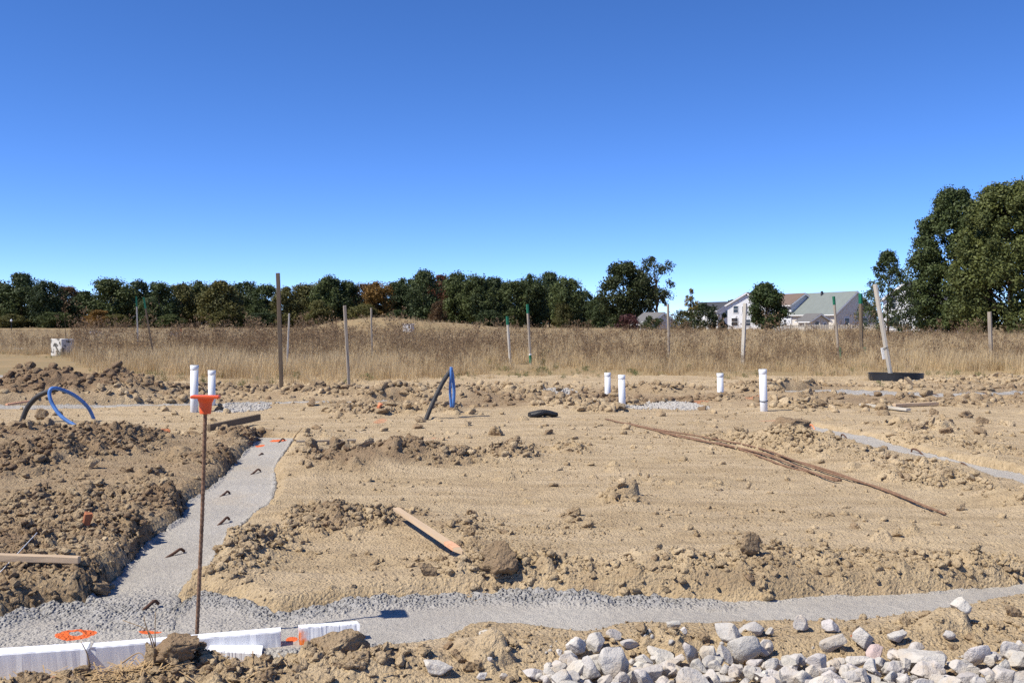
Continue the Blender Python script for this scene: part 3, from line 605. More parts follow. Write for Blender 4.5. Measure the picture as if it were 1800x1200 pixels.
SPECIAL = {29 - 1: 'pale pointed rock touching the front of the foreground footing', 42: 'pale round rock alone on dirt just below the footing', 42 + 5: 'pinkish rock among the white rocks', 42 + 9: 'largest white rock, a broad slab in the rock spread', 42 + 12: 'pale blocky rock alone on the dirt at right', 42 + 13: 'small flat pale stone half sunk in the dirt at right', 87: 'white rock at the bottom edge right of the foam boards', 88: 'pale grey rock alone on the dirt below the footing', 7: 'broad flat faced white rock at the left of the rock spread', 20: 'round white rock under two tilted slabs in the rock spread', 19: 'tilted thin white slab at the top of the rock spread', 4: 'flat pale rock lying alone above the rock spread', 13: 'tall narrow white rock standing in the rock spread', 18: 'large pale wedge shaped rock at the top of the rock spread', 42 + 14: 'pointed white rock at the right of the rock spread', 42 + 3: 'white rock beside a small orange fragment', 42 + 4: 'rounded white rock behind the pinkish rock', 42 + 2: 'smooth oval white rock with another resting behind it', 5: 'small pale rock at the left tip of the rock spread', 6: 'square grey white rock at the left of the rock spread'}
for k, (px, py, ww, hh) in enumerate(rocks):
    c = at(px, py + hh * .22); s = c.y / FPX
    o = bpy.data.objects.new('limestone_rock', ROCKM[(k * 7 + 3) % len(ROCKM)]); COL.objects.link(o)
    o.scale = (ww * s / 2 * 1.26, ww * s / 2 * rng.uniform(.7, .95), hh * s / 2 * 1.34); o.rotation_euler = (rng.uniform(-.35, .35), rng.uniform(-.35, .35), rng.uniform(-.6, .6) + (math.pi if rng.uniform() < .5 else 0))
    o.location = (c.x, c.y, max(-.03, gz(c.x, c.y) * .7) + o.scale.z * .62 + .01)
    t = rng.uniform(.9, 1.08); o.color = (t, t * rng.uniform(.975, 1.0), t * rng.uniform(.94, 1.0), 1)
    if k == 47: o.color = (1.0, .82, .80, 1)
    lab = SPECIAL.get(k)
    if lab is None:
        lm = min([(1010, 'square grey white rock'), (1086, 'broad flat faced rock'), (1215, 'tall narrow rock'), (1309, 'round white rock'), (1468, 'smooth oval rock'), (1545, 'pinkish rock'), (1632, 'largest white slab'), (1722, 'pointed white rock')], key=lambda q: abs(q[0] - px))
        lab = '%s limestone rock %s the %s%s' % ('small' if ww < 24 else 'large' if ww > 37 else 'medium', 'left of' if px < lm[0] - 12 else 'right of' if px > lm[0] + 12 else 'close to', lm[1], ' at the bottom edge' if py > 1180 else '')
    tag(o, lab, 'rock', 'white limestone rocks in the foreground')
c = at(1503, 1130); clod_obj(c.x, c.y, .02, .016, .014, .014, (0, 0, 1), 3, 'tiny orange brick crumb above the white rocks', None, 'brick_crumb').data = CLODM[3].copy()
bpy.data.objects['brick_crumb'].data.materials.clear(); bpy.data.objects['brick_crumb'].data.materials.append(M['brick'])

# gravel spread on the patches
vs = []; fs = []; off = 0; n = 0
while n < 3800:
    x = rng.uniform(-10, 13); y = rng.uniform(14.5, 30)
    if rng.uniform() < rs(GRAV, np.array([x]), np.array([y]))[0] * (1.0 if y < 21 else .25):
        r = rng.uniform(.012, .034); v, f = CLOD[1][rng.integers(10)]; v = v * r * rng.uniform(.7, 1.2, 3); v = v + np.array([x, y, gz(x, y) + r * .1]); vs.append(v); fs.append(f + off); off += len(v); n += 1
gm = simple('gravel', (.40, .375, .34), .9, .15, .2, 40)
n = 0
while n < 2600:      # small chips between the white rocks
    px = rng.uniform(960, 1950); py = rng.uniform(1140, 1330); 
    if py < 1158 and rng.uniform() > .25: continue
    c = at(px, py); r = rng.uniform(.004, .015); v, f = CLOD[1][rng.integers(10)]; v = v * r * rng.uniform(.7, 1.2, 3) + np.array([c.x, c.y, gz(c.x, c.y) + r * .4]); vs.append(v); fs.append(f + off); off += len(v); n += 1
tag(link('gravel', pymesh('gravel', np.concatenate(vs), np.concatenate(fs)), gm), 'pale crushed gravel around the pipes and between the white rocks', 'gravel', kind='stuff')

# ------------------------------------------------------------------ foam boards
def foam_piece(name, p0, p1, zt0, zt1, thick, height, label, mat='foam', slope=0.0, group='white foam boards', seed=0):
    """p0,p1: back top edge on the ground plan (Vector), runs left to right; the board extends towards the camera by thick"""
    d = (p1 - p0); L = Vector((d.x, d.y)).length; ux = Vector((d.x, d.y, 0)).normalized(); uy = Vector((ux.y, -ux.x, 0))
    n = 36; rr = random.Random(seed); prof = [(0, 0), (thick * .96, 0), (thick, -.006), (thick + slope, -height), (0, -height)]
    v = []; f = []
    for i in range(n + 1):
        t = i / n; zt = zt0 + (zt1 - zt0) * t
        for (a, bz) in prof:
            e = (rr.uniform(-.006, .006) if i in (0, n) else rr.uniform(-.0012, .0012))
            p = ux * (L * t + e * 1.5) + uy * (a + e); v.append((p.x, p.y, zt + bz + e * .5))
    m = len(prof)
    for i in range(n):
        for k in range(m): f.append((i * m + k, (i + 1) * m + k, (i + 1) * m + (k + 1) % m, i * m + (k + 1) % m))
    f.append(tuple(range(m))); f.append(tuple(range(n * m, n * m + m))[::-1])
    me = pymesh(name, v, f); bm = bmesh.new(); bm.from_mesh(me); bmesh.ops.recalc_face_normals(bm, faces=bm.faces); bm.to_mesh(me); bm.free()
    o = link(name, me, mat, loc=(p0.x, p0.y, 0)); tag(o, label, 'foam board', group); return o
zt = .022
foam_piece('foam_board', at(-160, 1152, zt), at(152, 1131, zt), zt, zt, .085, .17, 'white foam board at the bottom left edge, left of the joint', seed=1)
foam_piece('foam_board', at(158, 1131, zt), at(491, 1106, zt), zt - .004, zt + .004, .062, .16, 'long white foam board behind the brown soil block', seed=2)
gap = at(512, 1124, -.01)
M['foam_o'] = foam_material((gap.x, gap.y, -.045))
foam_piece('foam_board', at(524, 1105, zt), at(627, 1098, zt), zt + .012, zt + .012, .045, .17, 'short white foam piece with an orange sprayed broken end', 'foam_o', .02, seed=3)
foam_piece('foam_board', at(492, 1122, -.05), at(524, 1119, -.05), -.055, -.055, .09, .10, 'orange sprayed foam bottom in the gap between two boards', 'foam_o', seed=4)
foam_piece('foam_offcut', at(368, 1139, -.03), at(462, 1137, -.03), -.012, -.03, .10, .10, 'white foam offcut lying in front of the long board', seed=5)

# ------------------------------------------------------------------ rebar stake, cap, bent bars
def rebar_mesh(name, pts, r, ribs=True, n=8):
    P = [Vector(p) for p in pts]; out = []; rad = []
    step = .012 if ribs else .2
    for a, b_ in zip(P[:-1], P[1:]):
        L = (b_ - a).length; k = max(1, int(L / step))
        for i in range(k):
            out.append(a + (b_ - a) * (i / k)); rad.append(r * (1.12 if i % 2 else .93))
    out.append(P[-1]); rad.append(r)
    return tube(name, out, rad, n, False)
base = at(343, 1117, -.02); top = Vector((atd(358.5, base.y).x + .0, base.y + .02, CAM_H - (704 - HOR) * base.y / FPX))
rst = empty('rebar_stake', (0, 0, 0)); o = link('bar', rebar_mesh('bar', [base + (base - top) * .12, base, base.lerp(top, .5) + Vector((.004, 0, 0)), top], .0088), 'rust_bar', rst); tag(rst, 'tall rusty rebar stake standing by the foam boards under an orange cap', 'rebar stake')
cap = empty('cap', top); cap.parent = rst; cap['label'] = 'orange plastic safety cap'
cap.rotation_euler = (R(-2), R(1.5), R(12))
link('cup', lathe('cup', [(.0, -.062), (.024, -.062), (.0255, -.058), (.029, -.012), (.035, .0), (.037, .009), (.0, .009)], 24), 'cap', cap)
me = box_mesh('plate', .125, .115, .014, .004, .0085); link('plate', me, 'cap', cap)
k = 0
BENT = [((290, 982), (306, 966), (310, 974), 'bent rebar stub in the left footing beside the tall stake'), ((236, 1084), (256, 1058), (259, 1066), 'nearest bent rebar stub in the left footing'), ((379, 927), (388, 910), (390, 914), 'bent rebar stub in the left footing, third from the foam boards'), ((386, 874), (392, 864), (394, 868), 'bent rebar stub in the left footing, fourth from the foam boards'), ((440, 835), (446, 825), (449, 828), 'bent rebar stub in the left footing, fifth from the foam boards'), ((452, 803), (455, 797), (457, 801), 'short rusty rebar stub near the far end of the left footing'), ((488, 779), (490, 771), (493, 775), 'farthest rebar stub on the orange marks of the left footing')]
for (a, b_, c, lab) in BENT:
    p0 = at(a[0], a[1], ZC); d = p0.y; q = FPX / d
    hgt = (a[1] - b_[1]) / q * .62; dy = (a[1] - b_[1]) * .38 / (FPX * CAM_H) * d * d
    p1 = p0 + Vector(((b_[0] - a[0]) / q, dy, hgt)); p2 = p0 + Vector(((c[0] - a[0]) / q, dy + .03, hgt - .02))
    o = link('rebar_stub', tube('rebar_stub', catmull([p0 - (p1 - p0) * .25, p0, p0.lerp(p1, .6), p1, p2], 6), .009, 8), 'rust'); tag(o, lab, 'rebar', 'rebar stubs in the footings')
HOOK = [((1425, 753), (1434, 756), 'orange sprayed rebar hook at the head of the diagonal footing', 'orange_paint'), ((1480, 771), (1492, 774), 'rebar hook on the diagonal footing behind the clod heap', 'rust'), ((1604, 797), (1628, 802), 'rebar hook in the middle of the diagonal footing', 'rust'), ((1688, 823), (1712, 829), 'rebar hook on the diagonal footing nearest the right edge', 'rust'), ((1728, 694), (1742, 696), 'small rebar hook on the distant footing near the right edge', 'rust'), ((1640, 697), (1656, 699), 'small rebar hook on the distant footing behind the boards', 'rust')]
for (a, b_, lab, mt) in HOOK:
    p0 = at(a[0], a[1], ZC); p3 = at(b_[0], b_[1], ZC); hh = .055
    o = link('rebar_hook', tube('rebar_hook', catmull([p0 - Vector((0, 0, .06)), p0 + Vector((0, 0, hh * .6)), p0.lerp(p3, .15) + Vector((0, 0, hh)), p0.lerp(p3, .5) + Vector((0, 0, hh * .8)), p3 + Vector((0, 0, -.01))], 6), .010, 8), mt); tag(o, lab, 'rebar', 'rebar stubs in the footings')
# bars lying on the dirt
BARS = [([(1064, 737), (1180, 764), (1290, 790), (1385, 824), (1480, 848)], 'long rusty steel bar, left one of the bundle on the dirt'), ([(1100, 745), (1200, 767), (1300, 793), (1420, 822), (1540, 862), (1665, 908)], 'longest rusty steel bar lying across the smooth dirt'), ([(1150, 756), (1260, 776), (1340, 800), (1440, 833), (1560, 868), (1640, 899)], 'rusty steel bar in the middle of the bundle on the dirt'), ([(1260, 781), (1350, 808), (1450, 845), (1475, 852)], 'short rusty steel bar at the front of the bundle')]
for j, (pts, lab) in enumerate(BARS):
    P = []
    for (px, py) in pts:
        c = at(px, py); P.append(Vector((c.x, c.y, gz(c.x, c.y) + .014)))
    P = catmull(P, 10)
    zs = [gz(p.x, p.y) for p in P]
    for i, p in enumerate(P): p.z = max(p.z, float(zs[i]) * .6 + .012) + .004 * j
    o = link('steel_bar', tube('steel_bar', P, .0095, 8), 'rust_bar'); tag(o, lab, 'steel bar', 'rusty steel bars lying on the dirt')

# ------------------------------------------------------------------ pipes
def pvc(px, y0, y1, wpx, label, lean=0.0, wire=False):
    c = at(px, y0); r = wpx * c.y / FPX / 2; L = (y0 - y1) * c.y / FPX
    root = empty('white_pipe', (c.x, c.y, 0)); root.rotation_euler = (0, R(lean), 0); tag(root, label, 'pipe', 'white drain pipes standing in the dirt')
    link('pipe_body', lathe('pipe_body', [(r * .9, -.35), (r, -.35), (r, L), (r * .9, L), (r * .9, -.3)], 28), 'pvc', root)
    link('rim', lathe('rim', [(r * 1.003, L - .075), (r * 1.06, L - .07), (r * 1.06, L + .004), (r * .9, L + .004)], 28), 'pvc', root)
    if wire:
        pts = [(r * 1.09 * math.cos(a), r * 1.09 * math.sin(a), .17 + .01 * math.sin(a)) for a in np.linspace(0, 6.2832, 25)]
        link('wire_tie', tube('wire_tie', pts, .006, 6), 'wire', root)
    for me in [ch.data for ch in root.children]: me.polygons.foreach_set('use_smooth', [abs(p.normal.z) < .5 for p in me.polygons])
    return root
pvc(340.5, 724, 642, 13.5, 'taller white pipe standing behind the orange rebar cap', .6)
pvc(371.5, 716, 651, 12.5, 'shorter white pipe just right of the taller one by the cap', .4)
pvc(1068.5, 697, 655, 10.5, 'left pipe of the white pair near the gravel patches', -.5)
pvc(1094, 712, 659, 12, 'right and nearer pipe of the white pair near the gravel', -1.2)
pvc(1267, 697, 656, 11, 'lone white pipe right of the gravel patch', -1.5)
pvc(1343.5, 723, 649, 13, 'tallest white pipe at right with a dark wire tied round it', -2.0, True)

def hose(name, pts, r, mat, label, cat, group):
    o = link(name, tube(name, catmull(pts, 10), r, 10), mat); tag(o, label, cat, group); return o
def pz(px, py, d): return atd(px, d, py)
d0 = at(40, 742).y; g = 'plastic service pipes rising from the dirt'
hose('black_hose', [pz(34, 752, d0), pz(38, 738, d0), pz(48, 715, d0), pz(65, 697, d0), pz(84, 688, d0), pz(100, 684, d0)], .036, 'hose_black', 'black pipe arching up from the dirt at far left', 'pipe', g)
d1 = d0 - .08
hose('blue_pipe', [pz(166, 752, d1 + .5), pz(163, 735, d1 + .45), pz(152, 714, d1 + .35), pz(130, 695, d1 + .2), pz(105, 684, d1 + .05), pz(90, 683, d1 - .08), pz(86, 694, d1 - .12), pz(92, 712, d1 - .15), pz(108, 733, d1 - .2), pz(132, 749, d1 - .25), pz(142, 756, d1 - .25)], .026, 'hose_blue', 'blue pipe curled into a loop beside the black pipe at left', 'pipe', g)
d2 = at(748, 740).y
hose('black_hose', [pz(744, 750, d2), pz(749, 736, d2), pz(761, 707, d2 + .1), pz(776, 676, d2 + .25), pz(790, 654, d2 + .4), pz(794, 650, d2 + .42)], .032, 'hose_black', 'black pipe leaning up to the blue strip in mid plot', 'pipe', g)
hose('blue_pipe', [pz(793, 645, d2 + .38), pz(792.5, 660, d2 + .36), pz(791, 685, d2 + .36), pz(793, 716, d2 + .36)], .020, 'hose_blue', 'blue pipe, left of two hanging from the black pipe tip', 'pipe', g)
hose('blue_pipe', [pz(793, 646, d2 + .42), pz(796, 665, d2 + .44), pz(798, 690, d2 + .44), pz(796, 716, d2 + .44)], .024, 'hose_blue', 'blue pipe, right of two hanging from the black pipe tip', 'pipe', g)
# corrugated black pipe piece
c = at(955, 734); P = []; rad = []
for i in range(41):
    t = i / 40; P.append(Vector((c.x - .21 + .42 * t, c.y - .05 + .14 * t, .055 + .045 * math.sin(3 * t) ** 3))); rad.append((.070 if i % 2 else .076) * (.66 + .34 * math.sin(.6 + 2.9 * t) + .08 * math.sin(9 * t)))
o = link('corrugated_pipe', tube('corrugated_pipe', P, rad, 16, False), 'black_plastic'); o.scale = (1, 1, .72); tag(o, 'crushed piece of black corrugated pipe lying on the dirt', 'pipe')
# black ring of the basin
c = at(1572, 668); rr_ = 46 * c.y / FPX
o = link('black_basin_ring', lathe('black_basin_ring', [(rr_ * .96, -.2), (rr_, -.2), (rr_, .10), (rr_ * 1.01, .12), (rr_ * 1.005, .135), (rr_ * .95, .135), (rr_ * .95, -.2)], 48), 'black_plastic', loc=(c.x, c.y - .1, .05)); o.rotation_euler = (R(-1.5), R(.6), 0); tag(o, 'low black plastic basin ring behind the leaning board', 'basin ring')

# ------------------------------------------------------------------ stakes
STAKES = []
def stake(bx, by, tx, ty, wpx, label, mat='wood_grey', green=0, low_green=None, thick=.45, zb=None, name='wooden_stake', roll=.3):
    c = at(bx, by) if zb is None else at(bx, by, zb); d = c.y; STAKES.append((c.x, c.y)); s = d / FPX
    topv = Vector(((tx - 900) * s, d, CAM_H - (ty - HOR) * s)); dr = (topv - c); L = dr.length; wd = wpx * s
    root = empty(name, c); root.rotation_euler = frame_z(dr.normalized(), roll).to_euler(); tag(root, label, 'stake', 'wooden stakes standing at the back of the plot')
    link('shaft', box_mesh('shaft', wd, wd * thick, L + .4, .004, -.4, .003, 5), mat, root)
    if green: link('painted_top', box_mesh('painted_top', wd + .006, wd * thick + .006, green * s, .003, L - green * s + .004), 'green_paint', root)
    if low_green:
        link('painted_band', box_mesh('painted_band', wd + .006, wd * thick + .006, (low_green[0] - low_green[1]) * s, .003, (by - low_green[0]) * s), 'green_paint', root)
        link('white_band', box_mesh('white_band', wd + .010, wd * thick + .010, 2.2 * s, .002, (by - low_green[1]) * s), 'paper', root)
    return root
stake(243, 622, 240, 521, 5, 'thin upright stake with a green top, left of two at far left', 'wood_pale', 18)
stake(271, 634, 253, 523, 6, 'thin tilted stake with a green top, right of two at far left', 'wood_dark', 20)
stake(494.5, 682, 489, 480, 9.5, 'tallest dark weathered post rising above the tree line', 'wood_dark', thick=.7, name='wooden_post', roll=.15)
stake(504, 652, 508.5, 551, 6, 'pale stake just right of the tallest post', 'wood_pale')
stake(613.5, 686, 606, 537, 9, 'broad weathered stake left of the grassy mound top', 'wood_grey', thick=.5, name='wooden_post')
stake(654, 634, 652.5, 541, 5.5, 'thin grey stake in front of the grassy mound', 'wood_grey')
stake(897, 640, 891.5, 556, 6.5, 'shorter green topped stake, left of two in mid field', 'wood_pale', 15)
stake(933, 642, 927, 535, 6, 'taller green topped stake with a low green band in mid field', 'wood_grey', 16, (638, 624))
stake(1176, 634, 1174, 535, 5.5, 'plain grey stake below the small yellowish tree', 'wood_grey')
stake(1305.5, 638, 1309.5, 533, 7, 'plain grey stake left of the round green tree', 'wood_pale', roll=.6)
stake(1475, 630, 1465, 521, 5, 'slim green topped stake before the grey green roof', 'wood_grey', 15)
stake(1515, 625, 1512, 516, 7, 'dark green topped stake left of the leaning board', 'wood_dark', 18)
stake(1478, 634, 1477, 610, 5, 'short green stub beside the slim green topped stake', 'green_paint')
stake(1522, 626, 1521, 610, 6, 'short pale green stub beside the dark green topped stake', 'green_paint')
stake(1743, 634, 1739, 548, 7, 'grey stake near the right edge below the big trees', 'wood_grey')
lb = stake(1568, 670, 1537.5, 500, 10, 'broad pale board leaning left in front of the basin ring', 'wood_pale', thick=.4, name='leaning_board', roll=.1)
s = at(1568, 670).y / FPX
link('wire_tie', tube('wire_tie', [( .09 * math.cos(a), .045 * math.sin(a), 59 * s + .02 * math.cos(a)) for a in np.linspace(0, 6.28, 17)], .008, 6), 'wire', lb)
link('paper_slip', box_mesh('paper_slip', .03, .09, .28, .002, 40 * s), 'paper', lb).location = (-.11, -.03, 0)

# ------------------------------------------------------------------ boards lying about
def lying(pxa, pxb, wpx_m, th, mat, label, za=None, zb=None, name='board', cat='board', orange_tip=0, roll=0):
    a = at(*pxa); b_ = at(*pxb); za = gz(a.x, a.y) + th / 2 + .012 if za is None else za; zb = gz(b_.x, b_.y) + th / 2 + .012 if zb is None else zb; a = at(*pxa, za); b_ = at(*pxb, zb)
    dr = b_ - a; L = dr.length; root = empty(name, a); tag(root, label, cat)
    # local z along the board, local x its width kept level
    zax = dr.normalized(); xax = zax.cross(Vector((0, 0, 1))).normalized(); xax = (Matrix.Rotation(roll, 3, zax) @ xax); yax = zax.cross(xax); root.rotation_euler = Matrix((xax, yax, zax)).transposed().to_euler()
    if name == 'stake_lying' or orange_tip:
        v = []; f = []; w2 = wpx_m / 2; t2 = th / 2
        secs = [(0, 1), (L * .5, 1), (L - .09, 1), (L, .12)]
        for (zz, k) in secs: v += [(-w2 * k, -t2, zz), (w2 * k, -t2, zz), (w2 * k, t2, zz), (-w2 * k, t2, zz)]
        for i in range(3):
            for k in range(4): f.append((i * 4 + k, i * 4 + (k + 1) % 4, i * 4 + 4 + (k + 1) % 4, i * 4 + 4 + k))
        f += [(3, 2, 1, 0), (12, 13, 14, 15)]
        link('shaft', pymesh('shaft', v, f), mat, root)
        link('painted_band', box_mesh('painted_band', wpx_m + .003, th + .003, .15, .001, L - .25), 'orange_faded', root)
    else: link('plank', box_mesh('plank', wpx_m, th, L, .003, 0, .0015, 4), mat, root)
    return root
lying((696, 895), (813, 973), .045, .02, 'wood_new', 'new pine stake with an orange painted tip lying on the dirt', name='pine_stake', cat='stake', orange_tip=1, za=.11 + gz(*at(698, 896)[:2]), zb=.07 + gz(*at(813, 973)[:2]))
lying((-90, 977), (137, 985), .045, .035, 'wood_new', 'new pine stake lying at the left edge of the picture', za=.18, zb=.15, name='pine_stake', cat='stake')
lying((520, 776), (646, 773), .03, .02, 'wood_grey', 'thin lath lying at the far end of the left footing', za=.05, zb=.05, name='lath', cat='lath')
lying((366, 752), (455, 733), .05, .085, 'wood_dark', 'dark plank on edge below the two white pipes at left', za=.06, zb=.10, name='plank_board')
lying((1515, 711), (1598, 720), .09, .04, 'wood_pale', 'pale grey board lying in front of the distant footing', name='loose_board')
lying((1572, 712), (1648, 709), .09, .05, 'wood_new', 'reddish board lying behind the pale grey board', name='loose_board')
lying((1592, 664), (1610, 680), .06, .04, 'wood_dark', 'short dark stick propped against gravel by the leaning board', za=.22, zb=.05, name='stick', cat='stick')
lying((1713, 659), (1727, 670), .04, .03, 'rust', 'short dark rod sticking out of the dirt at far right', za=.18, zb=.0, name='rod', cat='rod')
lying((10, 711), (52, 705), .05, .03, 'orange_faded', 'faint orange lath behind the black pipe at far left', za=.1, zb=.12, name='lath', cat='lath')
o = link('twig', tube('twig', catmull([at(532, 777), at(531, 770) * 1 + Vector((0, -.5, .05)), pz(530, 752, at(532, 777).y)], 5), .008, 6), 'straw'); tag(o, 'small upright twig beside the thin lath', 'twig')
c = at(148, 958); o = link('brick_fragment', box_mesh('brick_fragment', .045, .05, .085, .006, 0, .006, 1), 'brick', loc=(c.x, c.y, gz(c.x, c.y))); o.rotation_euler = (R(8), R(12), .5); tag(o, 'orange brick fragment standing in the left dirt bank', 'brick piece')
c = at(287, 772); o = link('brick_fragment', box_mesh('brick_fragment', .13, .10, .045, .01, 0, .012, 2), 'brick', loc=(c.x, c.y, gz(c.x, c.y))); o.rotation_euler = (R(8), R(2), .5); tag(o, 'reddish brick slab lying in dirt left of the rebar stake', 'brick piece')
c = at(668, 731); o = link('painted_clod', CLODM[4].copy(), None, loc=(c.x, c.y, gz(c.x, c.y) + .04)); o.data.materials.clear(); o.data.materials.append(M['orange_paint']); o.scale = (.06, .055, .05); tag(o, 'small orange sprayed clod among the spoil in mid plot', 'dirt clod')
# string and dry stalks at lower left
o = link('string_line', tube('string_line', [at(-30, 1032, .1), at(0, 1003, .12), at(62, 937, .14)], .0025, 5), 'paper'); tag(o, 'thin pale string running over the left dirt bank', 'string')
def stalk_obj(pts, r, label):
    P = catmull(pts, 6); rad = [r * (1 - .65 * i / (len(P) - 1)) for i in range(len(P))]
    o = link('dry_stalk', tube('dry_stalk', P, rad, 5), 'straw'); tag(o, label, 'stalk', 'dry stalks by the foam boards'); return o
dq = 3.95
ST = [([(272, 1172), (268, 1140), (255, 1110), (212, 1092)], 'tallest dry stalk bending left in front of the foam boards'), ([(272, 1168), (262, 1130), (252, 1098), (250, 1085)], 'upright dry stalk in front of the orange paint patch'), ([(270, 1160), (269, 1120), (270, 1078)], 'thin straight dry stalk beside the tallest one'), ([(154, 1175), (148, 1150), (138, 1130)], 'short dry stalk in front of the joint of the foam boards'), ([(210, 1168), (240, 1150), (256, 1166)], 'arched dry stalk over the foam face'), ([(372, 1202), (355, 1160), (325, 1132), (298, 1133)], 'dry stalk lying over the brown soil block'), ([(372, 1200), (362, 1172), (374, 1158)], 'forked dry stalk right of the brown soil block'), ([(312, 1198), (312, 1192), (335, 1188)], 'small bent straw at the bottom edge')]
for j, (pts, lab) in enumerate(ST):
    stalk_obj([pz(x, y, dq - .012 * i) for i, (x, y) in enumerate(pts)], .0035, lab)
vs = []; fs = []; off = 0
for k in range(520):
    px, py = rng.normal(190, 55), rng.normal(1190, 14)
    if k % 5 == 0: px, py = rng.uniform(0, 460), rng.uniform(1165, 1230)
    if k % 13 == 0: px, py = rng.uniform(0, 1500), rng.uniform(860, 1230)
    c = at(px, max(py, 700)); a = rng.uniform(0, 6.28); L = rng.uniform(.02, .09); z = gz(c.x, c.y) + .01; dz = rng.uniform(0, .03); wv = .0024
    dx, dy = math.cos(a) * L, math.sin(a) * L; nx, ny = -math.sin(a) * wv, math.cos(a) * wv
    vs += [(c.x - dx + nx, c.y - dy + ny, z), (c.x - dx - nx, c.y - dy - ny, z), (c.x + dx + nx, c.y + dy + ny, z + dz), (c.x + dx - nx, c.y + dy - ny, z + dz)]; fs += [(off, off + 1, off + 3, off + 2)]; off += 4
tag(link('straw_litter', pymesh('straw_litter', vs, fs), 'straw'), 'thin dry straw lying on the dirt', 'straw', kind='stuff')

# ------------------------------------------------------------------ field: dry grass and weeds
LIB = bpy.data.collections.new('weed_library')
def tuft(name, mat, kind, seed):
    r = random.Random(seed); v = []; f = []; var = []
    def blade(x, y, a, lean, h, wd, bend, val, segs=3):
        b0 = len(v); ca, sa = math.cos(a), math.sin(a)
        for i in range(segs + 1):
            t = i / segs; q = lean * t + bend * t * t; px, py, pzv = x + ca * q * h, y + sa * q * h, h * (t - .25 * bend * t * t); ww = wd * (1 - .85 * t)
            v.append((px - sa * ww, py + ca * ww, pzv)); v.append((px + sa * ww, py - ca * ww, pzv))
        for i in range(segs): f.append((b0 + 2 * i, b0 + 2 * i + 1, b0 + 2 * i + 3, b0 + 2 * i + 2)); var.append(val)
        return v[-1]
    def leaf(p, sz, val):
        b0 = len(v); n = Vector((r.gauss(0, 1), r.gauss(0, 1), r.gauss(0, 1))).normalized(); t = n.orthogonal().normalized(); s_ = n.cross(t)
        for (a, b_) in ((-1, 0), (0, -.45), (1, 0), (0, .45)): q = Vector(p) + t * a * sz + s_ * b_ * sz; v.append(tuple(q))
        f.append((b0, b0 + 1, b0 + 2, b0 + 3)); var.append(val)
    if kind == 'grass':
        for k in range(54):
            x, y = r.gauss(0, .2), r.gauss(0, .2); h = r.uniform(.3, 1.0); p = blade(x, y, r.uniform(0, 6.28), abs(r.gauss(0, .16)), h, r.uniform(.005, .010), r.uniform(0, .25), r.uniform(0, .9))
            if k % 18 == 0:
                for j in range(3): leaf((p[0] + r.gauss(0, .015), p[1] + r.gauss(0, .015), p[2] - .05 * j), .022, r.uniform(.4, 1))
    elif kind == 'weed':
        for k in range(4):
            x, y = r.gauss(0, .2), r.gauss(0, .2); h = r.uniform(.8, 1.45); a = r.uniform(0, 6.28); ln = r.uniform(0, .25); blade(x, y, a, ln, h, .009, .05, .45)
            for j in range(9):
                t = r.uniform(.55, 1); q = (x + math.cos(a) * ln * h * t, y + math.sin(a) * ln * h * t, h * t); b_ = r.uniform(0, 6.28); l = r.uniform(.05, .2) * (1.2 - .6 * t)
                b0 = len(v); e = (q[0] + math.cos(b_) * l, q[1] + math.sin(b_) * l, q[2] + l * .8); v.extend([(q[0], q[1], q[2] - .004), (q[0], q[1], q[2] + .004), e]); f.append((b0, b0 + 1, b0 + 2)); var.append(.5)
                for m in range(4): leaf((e[0] + r.gauss(0, .025), e[1] + r.gauss(0, .025), e[2] + r.gauss(0, .03)), r.uniform(.018, .04), r.uniform(.4, 1))
    elif kind == 'short':
        for k in range(40): blade(r.gauss(0, .2), r.gauss(0, .2), r.uniform(0, 6.28), r.uniform(.1, 1.0), r.uniform(.08, .34), r.uniform(.004, .007), r.uniform(0, .6), r.uniform(0, 1), 2)
    elif kind == 'green':
        for k in range(70):
            z = r.uniform(.03, .4); leaf((r.gauss(0, .13), r.gauss(0, .13), z), r.uniform(.03, .06), r.uniform(0, 1))
        for k in range(8): blade(r.gauss(0, .1), r.gauss(0, .1), r.uniform(0, 6.28), .3, r.uniform(.25, .5), .006, .2, .5)
    me = pymesh(name, v, f, False, {'var': ('FACE', var)}); me.materials.append(M[mat]); o = bpy.data.objects.new(name, me); LIB.objects.link(o); return o
names = []
for k in range(4): tuft('a_grass_%d' % k, 'grass', 'grass', k)
for k in range(4): tuft('b_weed_%d' % k, 'weed', 'weed', 20 + k)
for k in range(2): tuft('c_short_%d' % k, 'grass', 'short', 40 + k)
for k in range(2): tuft('d_green_%d' % k, 'green', 'green', 60 + k)
def edge_d(px):
    return np.interp(px, [-400, 0, 125, 160, 300, 480, 600, 700, 770, 860, 1000, 1150, 1300, 1450, 1560, 1700, 1800, 2200], [44, 42, 39, 27.0, 24.0, 22.8, 22.3, 22.8, 23.8, 25.2, 26, 26, 25.2, 24.8, 25.2, 25, 25, 25])
def scatter_field(n, y0, y1):
    y = np.sqrt(rng.uniform(y0 * y0, y1 * y1, n)); px = rng.uniform(-260, 2060, n); return (px - 900) * y / FPX, y, px
pos = []; rot = []; scl = []; ids = []; STK = np.array(STAKES)
